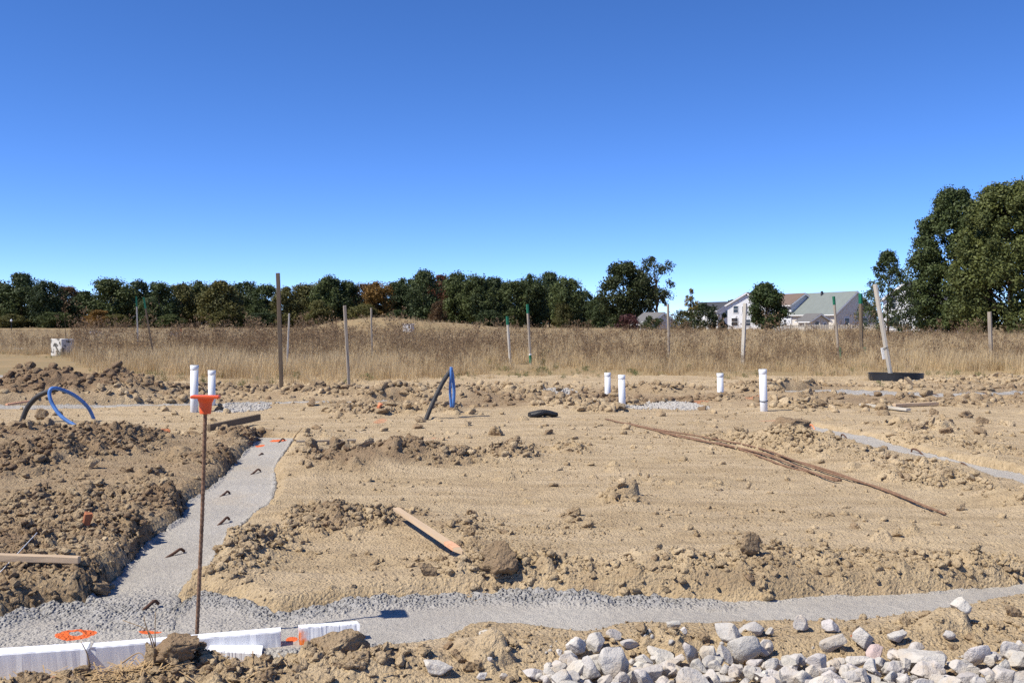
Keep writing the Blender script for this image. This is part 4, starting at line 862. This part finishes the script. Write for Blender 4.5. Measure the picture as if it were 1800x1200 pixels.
for (n, y0, y1, s0) in ((10500, 21, 34, .86), (10500, 33, 50, .84), (12000, 49, 85, .74), (15000, 84, 190, .66)):
    x, y, px = scatter_field(n, y0, y1); e = edge_d(px); t = (y - e) / (6.0 + 3 * (px > 820)) ; nz = fbm(x, y, .16, 500, 3); nf = fbm(x, y, .7, 510, 3)
    m_ = mound(x, y); fzz = field_z(x, y); shr = sstep(600, 1100, px)
    for i in range(n):
        if t[i] + nf[i] * .8 < -0.05: continue
        full = min(1, max(0, t[i] + nf[i] * .6)); u_ = rng.uniform()
        if full < .45:
            if u_ > .30 + full * 1.0: continue
            k = 8 + int(rng.integers(2)) if rng.uniform() < .72 else (10 + int(rng.integers(2)) if rng.uniform() < (.75 if 850 < px[i] < 1030 else .3) else int(rng.integers(4)))
        else:
            k = int(rng.integers(4)) if u_ < (.87 if y[i] < 60 else .93) + nz[i] * .5 else 4 + int(rng.integers(4))
            if u_ > (.86 if 850 < px[i] < 1010 and y[i] < 38 else .965) and y[i] < 60: k = 10 + int(rng.integers(2))
        near = min(1.0, .55 + .5 * full); s_ = s0 * near * (.66 + .66 * rng.uniform() ** 2 + .55 * nz[i] + .25 * nf[i])
        if k in (4, 5, 6, 7) and rng.uniform() < (.5 if px[i] < 600 and 38 < y[i] < 95 else .28): s_ *= 1.55
        s_ *= .62 + .38 * min(1, max(0, (y[i] - 30) / 14))
        if np.hypot(STK[:, 0] - x[i], (STK[:, 1] - 1.2 - y[i]) * .5).min() < .75: continue
        if px[i] < 135: s_ *= .62
        s_ *= 1 - .12 * shr[i] * (y[i] < 60)
        if m_[i] > .5: s_ *= .55
        pos.append((x[i], y[i], float(fzz[i]))); rot.append(rng.uniform(0, 6.28)); scl.append(s_); ids.append(k)
near_i = [i for i, p in enumerate(pos) if p[1] <= 30]
zz = np.maximum(dirt_z(np.array([pos[i][0] for i in near_i]), np.array([pos[i][1] for i in near_i])), field_z(np.array([pos[i][0] for i in near_i]), np.array([pos[i][1] for i in near_i])))
for i, z in zip(near_i, zz): pos[i] = (pos[i][0], pos[i][1], float(z) - .01)
me = bpy.data.meshes.new('dry_grass'); me.from_pydata(pos, [], [])
for nme, ty, dat in (('rot', 'FLOAT', rot), ('scl', 'FLOAT', scl), ('pick', 'INT', ids)):
    a = me.attributes.new(nme, ty, 'POINT'); a.data.foreach_set('value', np.array(dat, dtype=np.int32 if ty == 'INT' else np.float32))
gn = bpy.data.node_groups.new('scatter', 'GeometryNodeTree'); gn.interface.new_socket('Geometry', in_out='INPUT', socket_type='NodeSocketGeometry'); gn.interface.new_socket('Geometry', in_out='OUTPUT', socket_type='NodeSocketGeometry')
gi = gn.nodes.new('NodeGroupInput'); go = gn.nodes.new('NodeGroupOutput'); ip = gn.nodes.new('GeometryNodeInstanceOnPoints'); ci = gn.nodes.new('GeometryNodeCollectionInfo')
ci.inputs['Collection'].default_value = LIB; ci.inputs['Separate Children'].default_value = True; ci.inputs['Reset Children'].default_value = True; ip.inputs['Pick Instance'].default_value = True
def na(name, ty):
    q = gn.nodes.new('GeometryNodeInputNamedAttribute'); q.data_type = ty; q.inputs[0].default_value = name; return [s_ for s_ in q.outputs if s_.enabled and s_.name == 'Attribute'][0]
cx = gn.nodes.new('ShaderNodeCombineXYZ'); gn.links.new(na('rot', 'FLOAT'), cx.inputs[2]); e2r = gn.nodes.new('FunctionNodeEulerToRotation'); gn.links.new(cx.outputs[0], e2r.inputs[0])
gn.links.new(gi.outputs[0], ip.inputs['Points']); gn.links.new(ci.outputs[0], ip.inputs['Instance']); gn.links.new(na('pick', 'INT'), ip.inputs['Instance Index']); gn.links.new(e2r.outputs[0], ip.inputs['Rotation'])
cs = gn.nodes.new('ShaderNodeCombineXYZ'); a_ = na('scl', 'FLOAT'); [gn.links.new(a_, cs.inputs[i]) for i in range(3)]; gn.links.new(cs.outputs[0], ip.inputs['Scale']); gn.links.new(ip.outputs[0], go.inputs[0])
gr = link('dry_grass', me); md = gr.modifiers.new('scatter', 'NODES'); md.node_group = gn; tag(gr, 'tall dry grass and brown weeds covering the field', 'grass', kind='stuff')

# ------------------------------------------------------------------ trees
def crown_mesh(name, seed, H, Rr, z0, leaf, nclump, nleaf, prof, csize=(.2, .36), sparse=1.0):
    r = np.random.default_rng(seed); cs_ = []
    for k in range(nclump):
        t = r.uniform(0, 1); rad = Rr * np.interp(t, [p[0] for p in prof], [p[1] for p in prof]); a = r.uniform(0, 6.28); q = rad * np.sqrt(r.uniform(.15, 1)) * .86
        cs_.append((math.cos(a) * q, math.sin(a) * q, z0 + (H - z0) * (.04 + .92 * t), Rr * r.uniform(*csize) * (.6 + .4 * rad / Rr)))
    C = np.array(cs_); top = C[:, 2] + C[:, 3] * .8; C[:, 2] -= np.clip(top - H, 0, None)
    n = nclump * nleaf; ci_ = np.repeat(np.arange(nclump), nleaf); d = r.normal(size=(n, 3)); d[:, 2] += .1; d /= np.linalg.norm(d, axis=1)[:, None]
    rad = C[ci_, 3] * (1 - .55 * r.uniform(0, 1, n) ** 2) * (1 + .24 * r.normal(size=n))
    p = C[ci_, :3] + d * rad[:, None] * np.array([1, 1, .95])
    nrm = d * 1.0 + r.normal(size=(n, 3)) * .6 + np.array([0, 0, .12]); nrm /= np.linalg.norm(nrm, axis=1)[:, None]
    tt = np.cross(nrm, r.normal(size=(n, 3))); tt /= np.linalg.norm(tt, axis=1)[:, None]; bb = np.cross(nrm, tt); sz = leaf * r.uniform(.55, 1.35, n)[:, None]
    v = np.stack([p - tt * sz, p - bb * sz * .6, p + tt * sz, p + bb * sz * .6], 1).reshape(-1, 3); v[:, 2] = np.maximum(v[:, 2], .05)
    f = np.arange(4 * n).reshape(n, 4); cv = r.uniform(0, .6, nclump)
    me = pymesh(name, v, f, False, {'var': ('FACE', np.clip(cv[ci_] + r.uniform(0, .5, n), 0, 1))}); me.materials.append(M['leaf']); return me, C
def trunk_mesh(name, H, r0, C, nl, seed):
    r = random.Random(seed); bm_v = []; bm_f = []
    def add(P, rad, n=7):
        off = len(bm_v); me = tube('t', P, rad, n); bm_v.extend([tuple(q.co) for q in me.vertices]); bm_f.extend([tuple(off + i for i in p.vertices) for p in me.polygons]); bpy.data.meshes.remove(me)
    ax = [Vector((r.gauss(0, .02) * H * t, r.gauss(0, .02) * H * t, H * t * .9 - .3 * (t == 0))) for t in np.linspace(0, 1, 7)]
    add(catmull(ax, 3), [r0 * (1.25 if i == 0 else 1 - .9 * i / 18) for i in range(19)])
    idx = r.sample(range(len(C)), min(nl, len(C)))
    for i in idx:
        c = Vector(C[i][:3]); z = max(.18 * H, c.z - .35 * math.hypot(c.x, c.y) - .1 * H); t = min(.95, z / (.9 * H)); b0 = Vector((ax[0].x, ax[0].y, 0)).lerp(ax[-1], t); b0.z = z
        rr = r0 * (1 - .85 * t) * .5; m_ = b0.lerp(c, .5) + Vector((0, 0, .08 * (c - b0).length)); add(catmull([b0, m_, c], 3), [rr * (1 - .8 * k / 6) for k in range(7)], 5)
    return pymesh(name, bm_v, bm_f, True)
P_BROAD = [(0, .35), (.15, .8), (.4, 1), (.7, .85), (.9, .5), (1, .22)]
P_OVAL = [(0, .5), (.25, .9), (.5, 1), (.75, .75), (1, .2)]
P_TALL = [(0, .55), (.3, .85), (.6, 1), (.85, .7), (1, .3)]
P_CONE = [(0, .9), (.2, 1), (.5, .75), (.8, .38), (1, .08)]
VAR = []
for k in range(9):
    H = 14.0; cm, C = crown_mesh('crown', 700 + k, H, 6.0, .2, .29, 75, 165, (P_BROAD, P_OVAL, P_TALL)[k % 3], (.12, .42)); tm = trunk_mesh('trunk', H, .28, C, 8, k); tm.materials.append(M['bark']); VAR.append((cm, tm))
def tree(name, x, y, H, Rr, var, color, label, group=None, rz=None, cat='tree', base=0.0):
    cm, tm = var; root = empty(name, (x, y, base), random.uniform(0, 6.28) if rz is None else rz); h0 = 14.0; root.scale = (Rr / 6.0, Rr / 6.0, H / h0); tag(root, label, cat, group)
    c = link('crown', cm, None, root); c.color = (*color, 1); link('trunk', tm, None, root); return root
def own_tree(name, px, d, top_py, wpx, color, label, seed, prof, z0, leaf, nc, nl, csize=(.2, .34), group=None, cat='tree', limbs=14, r0=None):
    H = CAM_H + (HOR - top_py) * d / FPX; Rr = wpx * d / FPX / 2; cm, C = crown_mesh('crown', seed, H, Rr, z0, leaf, nc, nl, prof, csize); tm = trunk_mesh('trunk', H, r0 or H * .022, C, limbs, seed); tm.materials.append(M['bark'])
    p = atd(px, d); root = empty(name, (p.x, p.y, 0)); tag(root, label, cat, group); c = link('crown', cm, None, root); c.color = (*color, 1); link('trunk', tm, None, root); return root
G1, G2, G3 = (.056, .078, .030), (.076, .098, .035), (.046, .066, .028); OLV = (.115, .112, .038); ORG = (.15, .088, .024); RUS = (.10, .062, .032); RED = (.13, .055, .034); YEL = (.19, .15, .045)
LINE = [(-170, 492, 60, G1), (-115, 497, 56, G2), (-60, 490, 60, G3), (-10, 496, 56, OLV), (38, 489, 62, G1), (84, 495, 52, G3), (118, 499, 50, RUS), (150, 505, 46, G1), (196, 491, 66, G2), (243, 500, 52, G3), (280, 502, 56, G1), (318, 496, 46, OLV), (346, 486, 54, G2), (388, 492, 60, OLV), (428, 500, 56, G3), (468, 509, 52, G1), (505, 504, 52, OLV), (540, 493, 58, OLV), (578, 480, 56, G2), (612, 498, 48, G1), (640, 507, 44, RUS), (664, 497, 50, ORG), (696, 490, 50, G3), (718, 480, 50, G1), (745, 478, 50, G1), (776, 492, 46, RED), (806, 485, 54, G2), (838, 480, 52, G2), (870, 480, 52, G3), (905, 492, 50, G2), (936, 489, 52, G1), (966, 486, 50, G1), (998, 485, 54, G2), (1024, 505, 46, G3), (1050, 519, 44, G1)]
LMK = [(240, 'two left stakes'), (490, 'tallest dark post'), (606, 'broad weathered stake'), (653, 'thin mound stake'), (893, 'shorter mid field stake'), (927, 'taller mid field stake')]
CN = {G1: 'dark green', G2: 'mid green', G3: 'very dark green', OLV: 'olive green', ORG: 'orange brown', RUS: 'rusty brown', RED: 'reddish'}
def tl_label(px, col, back=False):
    if px < 0: return CN[col] + ' tree at the left end of the far tree line'
    l = min(LMK, key=lambda q: abs(q[0] - px)); dx = px - l[0]; dist = abs(dx)
    side = 'behind' if dist < 16 else (('just ' if dist < 50 else 'far ' if dist > 120 else '') + ('left' if dx < 0 else 'right') + ' of')
    return '%s tree in the %s wood, %s the %s' % (CN[col], 'back' if back else 'far', side, l[1])
for k, (px, ty, wpx, col) in enumerate(LINE):
    d = 300 + 14 * math.sin(k * 2.3); H = CAM_H + (HOR - ty + 8 * math.sin(k * 5.1)) * d / FPX; p = atd(px, d); j = .9 + .2 * random.random()
    tree('woodland_tree', p.x, p.y, H, wpx * 1.42 * d / FPX / 2, VAR[k % 9], tuple(c * j for c in col), tl_label(px, col), 'trees of the far tree line')
for k in range(26):          # the next row of the wood, seen in the gaps
    px = -140 + k * 47 + random.uniform(-8, 8); d = 318 + random.uniform(0, 14); ty = np.interp(px, [q[0] for q in LINE], [q[1] for q in LINE]) + random.uniform(9, 22); H = CAM_H + (HOR - ty) * d / FPX; p = atd(px, d); col = random.choice([G1, G3, OLV, G2])
    tree('woodland_tree', p.x, p.y, H, 6.6, VAR[(k * 4 + 1) % 9], col, tl_label(px, col, True), 'trees of the far tree line')
UNDER = [(176, 545, 60, ORG, 'small orange autumn tree before the far wood, left of the green topped stakes'), (205, 552, 50, OLV, 'small olive tree beside the orange autumn tree'), (100, 548, 60, G2, 'low green tree before the far wood above the speckled block'), (20, 552, 60, OLV, 'low olive tree at the left edge before the wood'), (300, 552, 56, G2, 'low green tree before the wood right of the left stakes'), (390, 548, 60, OLV, 'low olive tree before the wood left of the tallest post'), (560, 528, 56, OLV, 'low olive tree before the wood right of the tallest post'), (552, 545, 30, RUS, 'small rusty sapling before the wood right of the tallest post'), (640, 535, 60, OLV, 'low brownish tree behind the mound crest'), (770, 530, 36, RUS, 'rusty low tree under the reddish tree'), (990, 530, 40, (.085, .085, .03), 'yellow green small tree at the right end of the wood'), (1055, 520, 50, G1, 'low dark tree at the foot of the tall tree pair'), (1090, 535, 50, OLV, 'low olive tree under the tall tree pair'), (860, 545, 60, G3, 'low dark tree before the wood left of the shorter stake'), (460, 550, 60, G3, 'low dark tree before the wood just left of the tallest post'), (700, 545, 50, G1, 'low dark tree right of the mound stake')]
for k, (px, ty, wpx, col, lab) in enumerate(UNDER):
    d = 282; H = CAM_H + (HOR - ty) * d / FPX; p = atd(px, d); tree('small_tree', p.x, p.y, H, wpx * d / FPX / 2, VAR[(k * 2 + 1) % 9], tuple(c * (1.25 if col is ORG else 1) for c in col), lab, 'low trees along the wood edge')
own_tree('tall_tree', 1094, 195, 461, 92, (.044, .058, .021), 'tall full tree, left one of the pair rising above the wood end', 31, P_TALL, .8, .24, 85, 150, (.18, .34))
own_tree('tall_tree', 1128, 200, 474, 66, (.042, .052, .02), 'middle tree between the full tree and the open crowned one', 32, P_OVAL, .6, .24, 60, 130)
own_tree('tall_tree', 1155, 192, 446, 84, (.05, .064, .026), 'tall open crowned tree with a bare lower trunk, right of the pair', 33, [(0, .45), (.3, .8), (.6, 1), (.85, .8), (1, .4)], 4.6, .2, 46, 80, (.14, .26), limbs=22)
own_tree('small_tree', 1214, 170, 506, 44, YEL, 'small yellowish tree with thin top between the wood and the houses', 34, P_CONE, .6, .14, 36, 70, (.16, .28))
own_tree('bush', 1240, 160, 532, 60, (.035, .05, .02), 'dark bush below the small yellowish tree', 35, P_BROAD, .1, .16, 36, 90, cat='bush')
own_tree('bush', 1200, 165, 545, 60, (.07, .075, .025), 'yellow green bush right of the plain grey stake', 36, P_BROAD, .1, .15, 30, 80, cat='bush')
own_tree('bush', 1144, 158, 556, 44, (.05, .066, .026), 'dark green bush before the low grey roofed house', 48, P_BROAD, .1, .15, 26, 80, cat='bush')
own_tree('bush', 1105, 150, 552, 50, (.075, .03, .03), 'reddish bush at the foot of the tall tree pair', 37, P_BROAD, .1, .15, 26, 70, cat='bush')
own_tree('bush', 1272, 150, 548, 24, (.022, .033, .015), 'small dark cone shaped evergreen before the white house', 38, P_CONE, .05, .12, 24, 70, cat='bush')
own_tree('small_tree', 1287, 230, 527, 36, (.026, .036, .018), 'dark tree top behind the dark roofed white house', 39, P_BROAD, .8, .2, 24, 70)
own_tree('round_tree', 1347, 132, 497, 84, (.045, .068, .022), 'round green tree standing in front of the white houses', 40, P_OVAL, .75, .15, 70, 170, (.2, .32))
own_tree('young_tree', 1561, 76, 438, 132, (.056, .078, .030), 'young open tree with pointed top behind the leaning board', 41, [(0, .8), (.2, 1), (.5, .76), (.8, .42), (1, .1)], .6, .07, 190, 80, (.07, .19), limbs=40, r0=.10)
own_tree('big_tree', 1677, 90, 332, 178, (.068, .092, .033), 'big dark green tree, left of the two at the right edge', 42, [(0, .85), (.12, .98), (.35, 1), (.6, .9), (.85, .58), (1, .25)], .35, .125, 400, 170, (.07, .22), limbs=40, r0=.28)
own_tree('big_tree', 1776, 82, 318, 222, (.10, .118, .038), 'big lighter green tree cut by the right edge', 43, [(0, .85), (.12, .98), (.35, 1), (.6, .93), (.85, .64), (1, .3)], .35, .125, 440, 170, (.07, .21), limbs=40, r0=.28)
own_tree('big_tree', 1900, 90, 350, 160, (.034, .047, .02), 'big tree standing just outside the right edge', 44, P_BROAD, 1.0, .16, 90, 150, (.14, .25))
for k in range(2): pass

# ------------------------------------------------------------------ houses
def hmat(name, col, r=.8, clap=True):
    b = NB(name); co = b.coord(); n = b.noise(co, .8, 3); c = b.mix(b.ramp(n, [(.3, 0), (.7, 1)]), tuple(x * .93 for x in col), tuple(min(1, x * 1.05) for x in col))
    if clap:
        wv = b.n('ShaderNodeTexWave', wave_type='BANDS', bands_direction='Z', wave_profile='SAW'); b.l(co, wv.inputs['Vector']); wv.inputs['Scale'].default_value = 1.4; b.bump(wv.outputs['Fac'], .5, .02)
    else: b.bump(b.noise(co, 9, 3), .4, .02)
    return b.fin(c, r, .2)
M['w_white'] = hmat('white_siding', (.72, .73, .74)); M['w_lav'] = hmat('pale_siding', (.60, .62, .66)); M['w_tan'] = hmat('tan_siding', (.62, .58, .51)); M['w_cream'] = hmat('cream_siding', (.62, .56, .44))
M['r_brown'] = hmat('brown_shingles', (.17, .125, .10), .9, False); M['r_green'] = hmat('grey_green_shingles', (.19, .21, .195), .9, False); M['r_dark'] = hmat('dark_shingles', (.06, .062, .07), .9, False); M['r_grey'] = hmat('grey_shingles', (.15, .145, .14), .9, False); M['r_red'] = hmat('red_brown_shingles', (.13, .065, .05), .9, False)
M['glass'] = simple('window_glass', (.03, .035, .045), .1, .6, .2, 1)
M['trim'] = simple('white_trim', (.74, .74, .73), .6, .3, .05)
def house(name, px, d, W, L, eave, ridge, rz, wall, roof, label, wins, trimw=.22, cat='house', chimney=False, door=None):
    p = atd(px, d); root = empty(name, (p.x, p.y, -.1), R(rz)); tag(root, label, cat)
    w2 = W / 2; v = [(-w2, 0, 0), (w2, 0, 0), (w2, 0, eave), (0, 0, ridge), (-w2, 0, eave)]; v = v + [(a, L, c) for a, _, c in v]
    f = [(0, 1, 2, 3, 4), (9, 8, 7, 6, 5), (1, 6, 7, 2), (5, 0, 4, 9), (0, 5, 6, 1), (2, 7, 8, 3), (3, 8, 9, 4)]
    link('wall', pymesh('wall', v, f), wall, root)
    th = .16; ov = .4; sl = (ridge - eave) / w2; ro = []
    for s in (-1, 1):
        bm = bmesh.new(); e = (s * (w2 + ov), eave - sl * ov + .02); r_ = (0, ridge + .02)
        q = [(e[0], -ov, e[1]), (r_[0], -ov, r_[1]), (r_[0], L + ov, r_[1]), (e[0], L + ov, e[1])]; vv = q + [(a, b_, c + th) for a, b_, c in q]
        ro.append(link('roof', pymesh('roof', vv, [(3, 2, 1, 0), (4, 5, 6, 7), (0, 1, 5, 4), (1, 2, 6, 5), (2, 3, 7, 6), (3, 0, 4, 7)]), roof, root)); bm.free()
        # rake and eave trim
        q = [(e[0], -ov - .03, e[1] - trimw), (r_[0], -ov - .03, r_[1] - trimw), (r_[0], -ov - .03, r_[1] + th * .6), (e[0], -ov - .03, e[1] + th * .6)]; vv = q + [(a, -ov - .005, c) for a, _, c in q]
        link('rake_trim', pymesh('rake_trim', vv, [(0, 1, 2, 3), (7, 6, 5, 4), (0, 4, 5, 1), (1, 5, 6, 2), (2, 6, 7, 3), (3, 7, 4, 0)]), 'trim', root)
    bx = box_mesh('gutter', .12, L + 2 * ov, .18, .01, eave - sl * ov - .09); g_ = link('gutter', bx, 'trim', root); g_.location = (-w2 - ov - .08, L / 2, 0)
    if chimney: link('vent', box_mesh('vent', .35, .35, .9, .02, 0), 'r_dark', ro[0]).location = (-.6, L * .55, ridge - .5)
    for (face, u_, z, ww, hh) in wins:
        fr = link('window', box_mesh('window', ww + .22, .12, hh + .22, .01, -.11), 'trim', root); pn = link('pane', box_mesh('pane', ww, .03, hh, .004, 0), 'glass', fr); pn.location = (0, -.06, 0)
        mu = link('muntin', box_mesh('muntin', ww, .02, .05, .004, hh / 2), 'trim', fr); mu.location = (0, -.085, 0)
        if face == 'g': fr.location = (u_, -.03, z)
        else: fr.location = (-w2 - .03, u_, z); fr.rotation_euler = (0, 0, -math.pi / 2)
    return root
house('white_house', 1414, 190, 5.8, 14, 5.1, 7.1, 17, 'w_lav', 'r_brown', 'pale two storey house with brown roof right of the round tree', [('g', -.9, 1.2, .9, 1.3), ('s', 2, 3.6, .9, 1.2), ('s', 2, 1.0, .9, 1.2), ('s', 6, 3.6, .9, 1.2), ('g', 1.6, 3.7, .8, 1.1)])
house('tan_house', 1505, 178, 8.8, 17, 3.3, 7.1, 18, 'w_tan', 'r_green', 'tan house with wide grey green roof left of the leaning board', [('g', 1.6, 1.2, 1.5, 1.2), ('g', -2.0, 1.2, .9, 1.2), ('g', 1.8, 4.2, .8, .8), ('s', 3, 1.1, 1.4, 1.2), ('s', 7, 1.1, 1.0, 1.2), ('s', 10, 1.1, .9, 1.2)], chimney=True)
house('white_house', 1312, 196, 7.5, 9, 5.2, 7.4, -26, 'w_white', 'r_red', 'white house with red brown roof left of the round tree', [('g', -2.1, 3.6, .9, 1.3), ('g', -2.3, 1.0, 1.2, 1.5), ('g', -.4, 3.6, .8, 1.2), ('s', 3, 3.6, .9, 1.2), ('g', .3, 1.0, .9, 1.2)])
house('white_house', 1281, 214, 6.0, 10, 4.3, 6.0, 26, 'w_white', 'r_dark', 'white house with dark roof partly behind the red roofed one', [('g', -.5, 2.8, 1.0, 1.4), ('g', 1.4, 2.8, .8, 1.2), ('s', 3, 2.7, .9, 1.2)])
house('low_house', 1166, 175, 5.2, 7, 1.5, 3.3, 20, 'w_lav', 'r_grey', 'low house with grey roof under the open crowned tree', [('g', -1.2, .9, 1.0, .9), ('s', 3, .8, .9, .9), ('s', 6, .8, .9, .9)])
house('white_house', 1592, 140, 6.4, 9, 4.9, 7.2, -40, 'w_white', 'r_grey', 'white house seen through the young tree at right', [('g', -1.8, 3.7, .9, 1.3), ('g', 1.5, 3.7, .9, 1.3), ('g', -1.6, 1.0, 1.4, 1.4), ('g', 1.8, 1.0, .9, 1.3)])
house('white_house', 1672, 150, 9.5, 10, 3.2, 5.4, -22, 'w_white', 'r_grey', 'white house low behind the trunk of the big dark tree', [('g', -2.6, 1.1, .9, 1.2), ('g', .6, 1.1, 1.4, 1.2), ('g', 2.8, 1.1, .9, 1.2)])
house('garden_shed', 1711, 118, 2.2, 2.6, 1.55, 2.25, 8, 'w_lav', 'r_grey', 'tiny pale garden shed under the big trees at right', [('g', 0, .7, .5, .5)], .12, 'shed')
house('garden_shed', 1441, 158, 3.4, 3.2, 1.9, 2.9, 20, 'w_tan', 'r_grey', 'small tan shed in front of the grey green roofed house', [('g', -.6, .7, .7, 1.1), ('g', .9, 1.0, .5, .5)], .12, 'shed')
# vinyl fence
fr = empty('back_yard_fence', atd(1440, 150)); tag(fr, 'pale picket fence along the back yards of the houses', 'fence')
pk = box_mesh('picket', .14, .03, 1.15, .01, .02); pk.materials.append(M['w_cream']); po = box_mesh('post', .14, .14, 1.4, .02, 0); po.materials.append(M['w_cream'])
n_ = 74
for k in range(n_):
    link('picket', pk, None, fr).location = (-6.4 + k * .245, 0, 0)
    if k % 9 == 0: link('post', po, None, fr).location = (-6.4 + k * .245 - .1225, .12, 0)
for z in (.3, .95): link('rail', box_mesh('rail', n_ * .245, .05, .09, .01, z), 'w_cream', fr).location = (-6.4 + n_ * .1225, .05, 0)

# ------------------------------------------------------------------ things in the field
c = at(104, 626); s = c.y / FPX
o = link('concrete_block', box_mesh('concrete_block', .72, .62, .74, .02, 0, .008, 2), 'block', loc=(c.x, c.y + .3, 0)); o.rotation_euler = (0, 0, R(-28)); tag(o, 'speckled grey concrete block standing in grass at far left', 'concrete block')
d = 82; p = atd(718, d); bx_ = empty('utility_box', (p.x, p.y, field_z(np.array([p.x]), np.array([p.y]))[0] + .1), R(-20)); tag(bx_, 'small white utility box on the slope of the mound', 'utility box')
link('cabinet', box_mesh('cabinet', .75, .6, .62, .02, .1), 'trim', bx_); link('lid', box_mesh('lid', .82, .67, .07, .02, .722), 'w_lav', bx_)
p = atd(20, 190); lp = empty('lamp_post', (p.x, p.y, 0)); tag(lp, 'small lamp post with white globe before the wood at left edge', 'lamp post')
link('pole', lathe('pole', [(.12, 0), (.07, .3), (.05, 1.6), (.08, 1.65)], 10), 'black_plastic', lp); link('globe', lathe('globe', [(.06, 1.65), (.17, 1.78), (.19, 1.95), (.1, 2.12), (.0, 2.2)], 12), 'paper', lp)
p = atd(318, 70); o = link('marker_post', box_mesh('marker_post', .13, .05, 1.0, .01, 0), 'orange_paint', loc=(p.x, p.y, 0)); tag(o, 'short orange marker post in the weeds right of the left stakes', 'marker post')
for (px, d, ww, hh, lab) in ((168, 75, .75, .55, 'faint grey box in the weeds right of the speckled block'), (306, 68, .7, .5, 'pale grey box in the weeds near the orange marker')):
    p = atd(px, d); q = empty('utility_box', (p.x, p.y, 0), .3); tag(q, lab, 'utility box'); link('cabinet', box_mesh('cabinet', ww, .5, hh, .02, .25), 'w_lav', q); link('lid', box_mesh('lid', ww + .06, .56, .06, .02, .25 + hh + .002), 'r_grey', q)
p = at(50, 615); o = link('gravel_track', box_mesh('gravel_track', 4.2, 3.0, .03, .01, .0, .01, 4), 'concrete', loc=(p.x, p.y + 1, .03)); tag(o, 'strip of grey pavement in the grass left of the block', kind='structure')
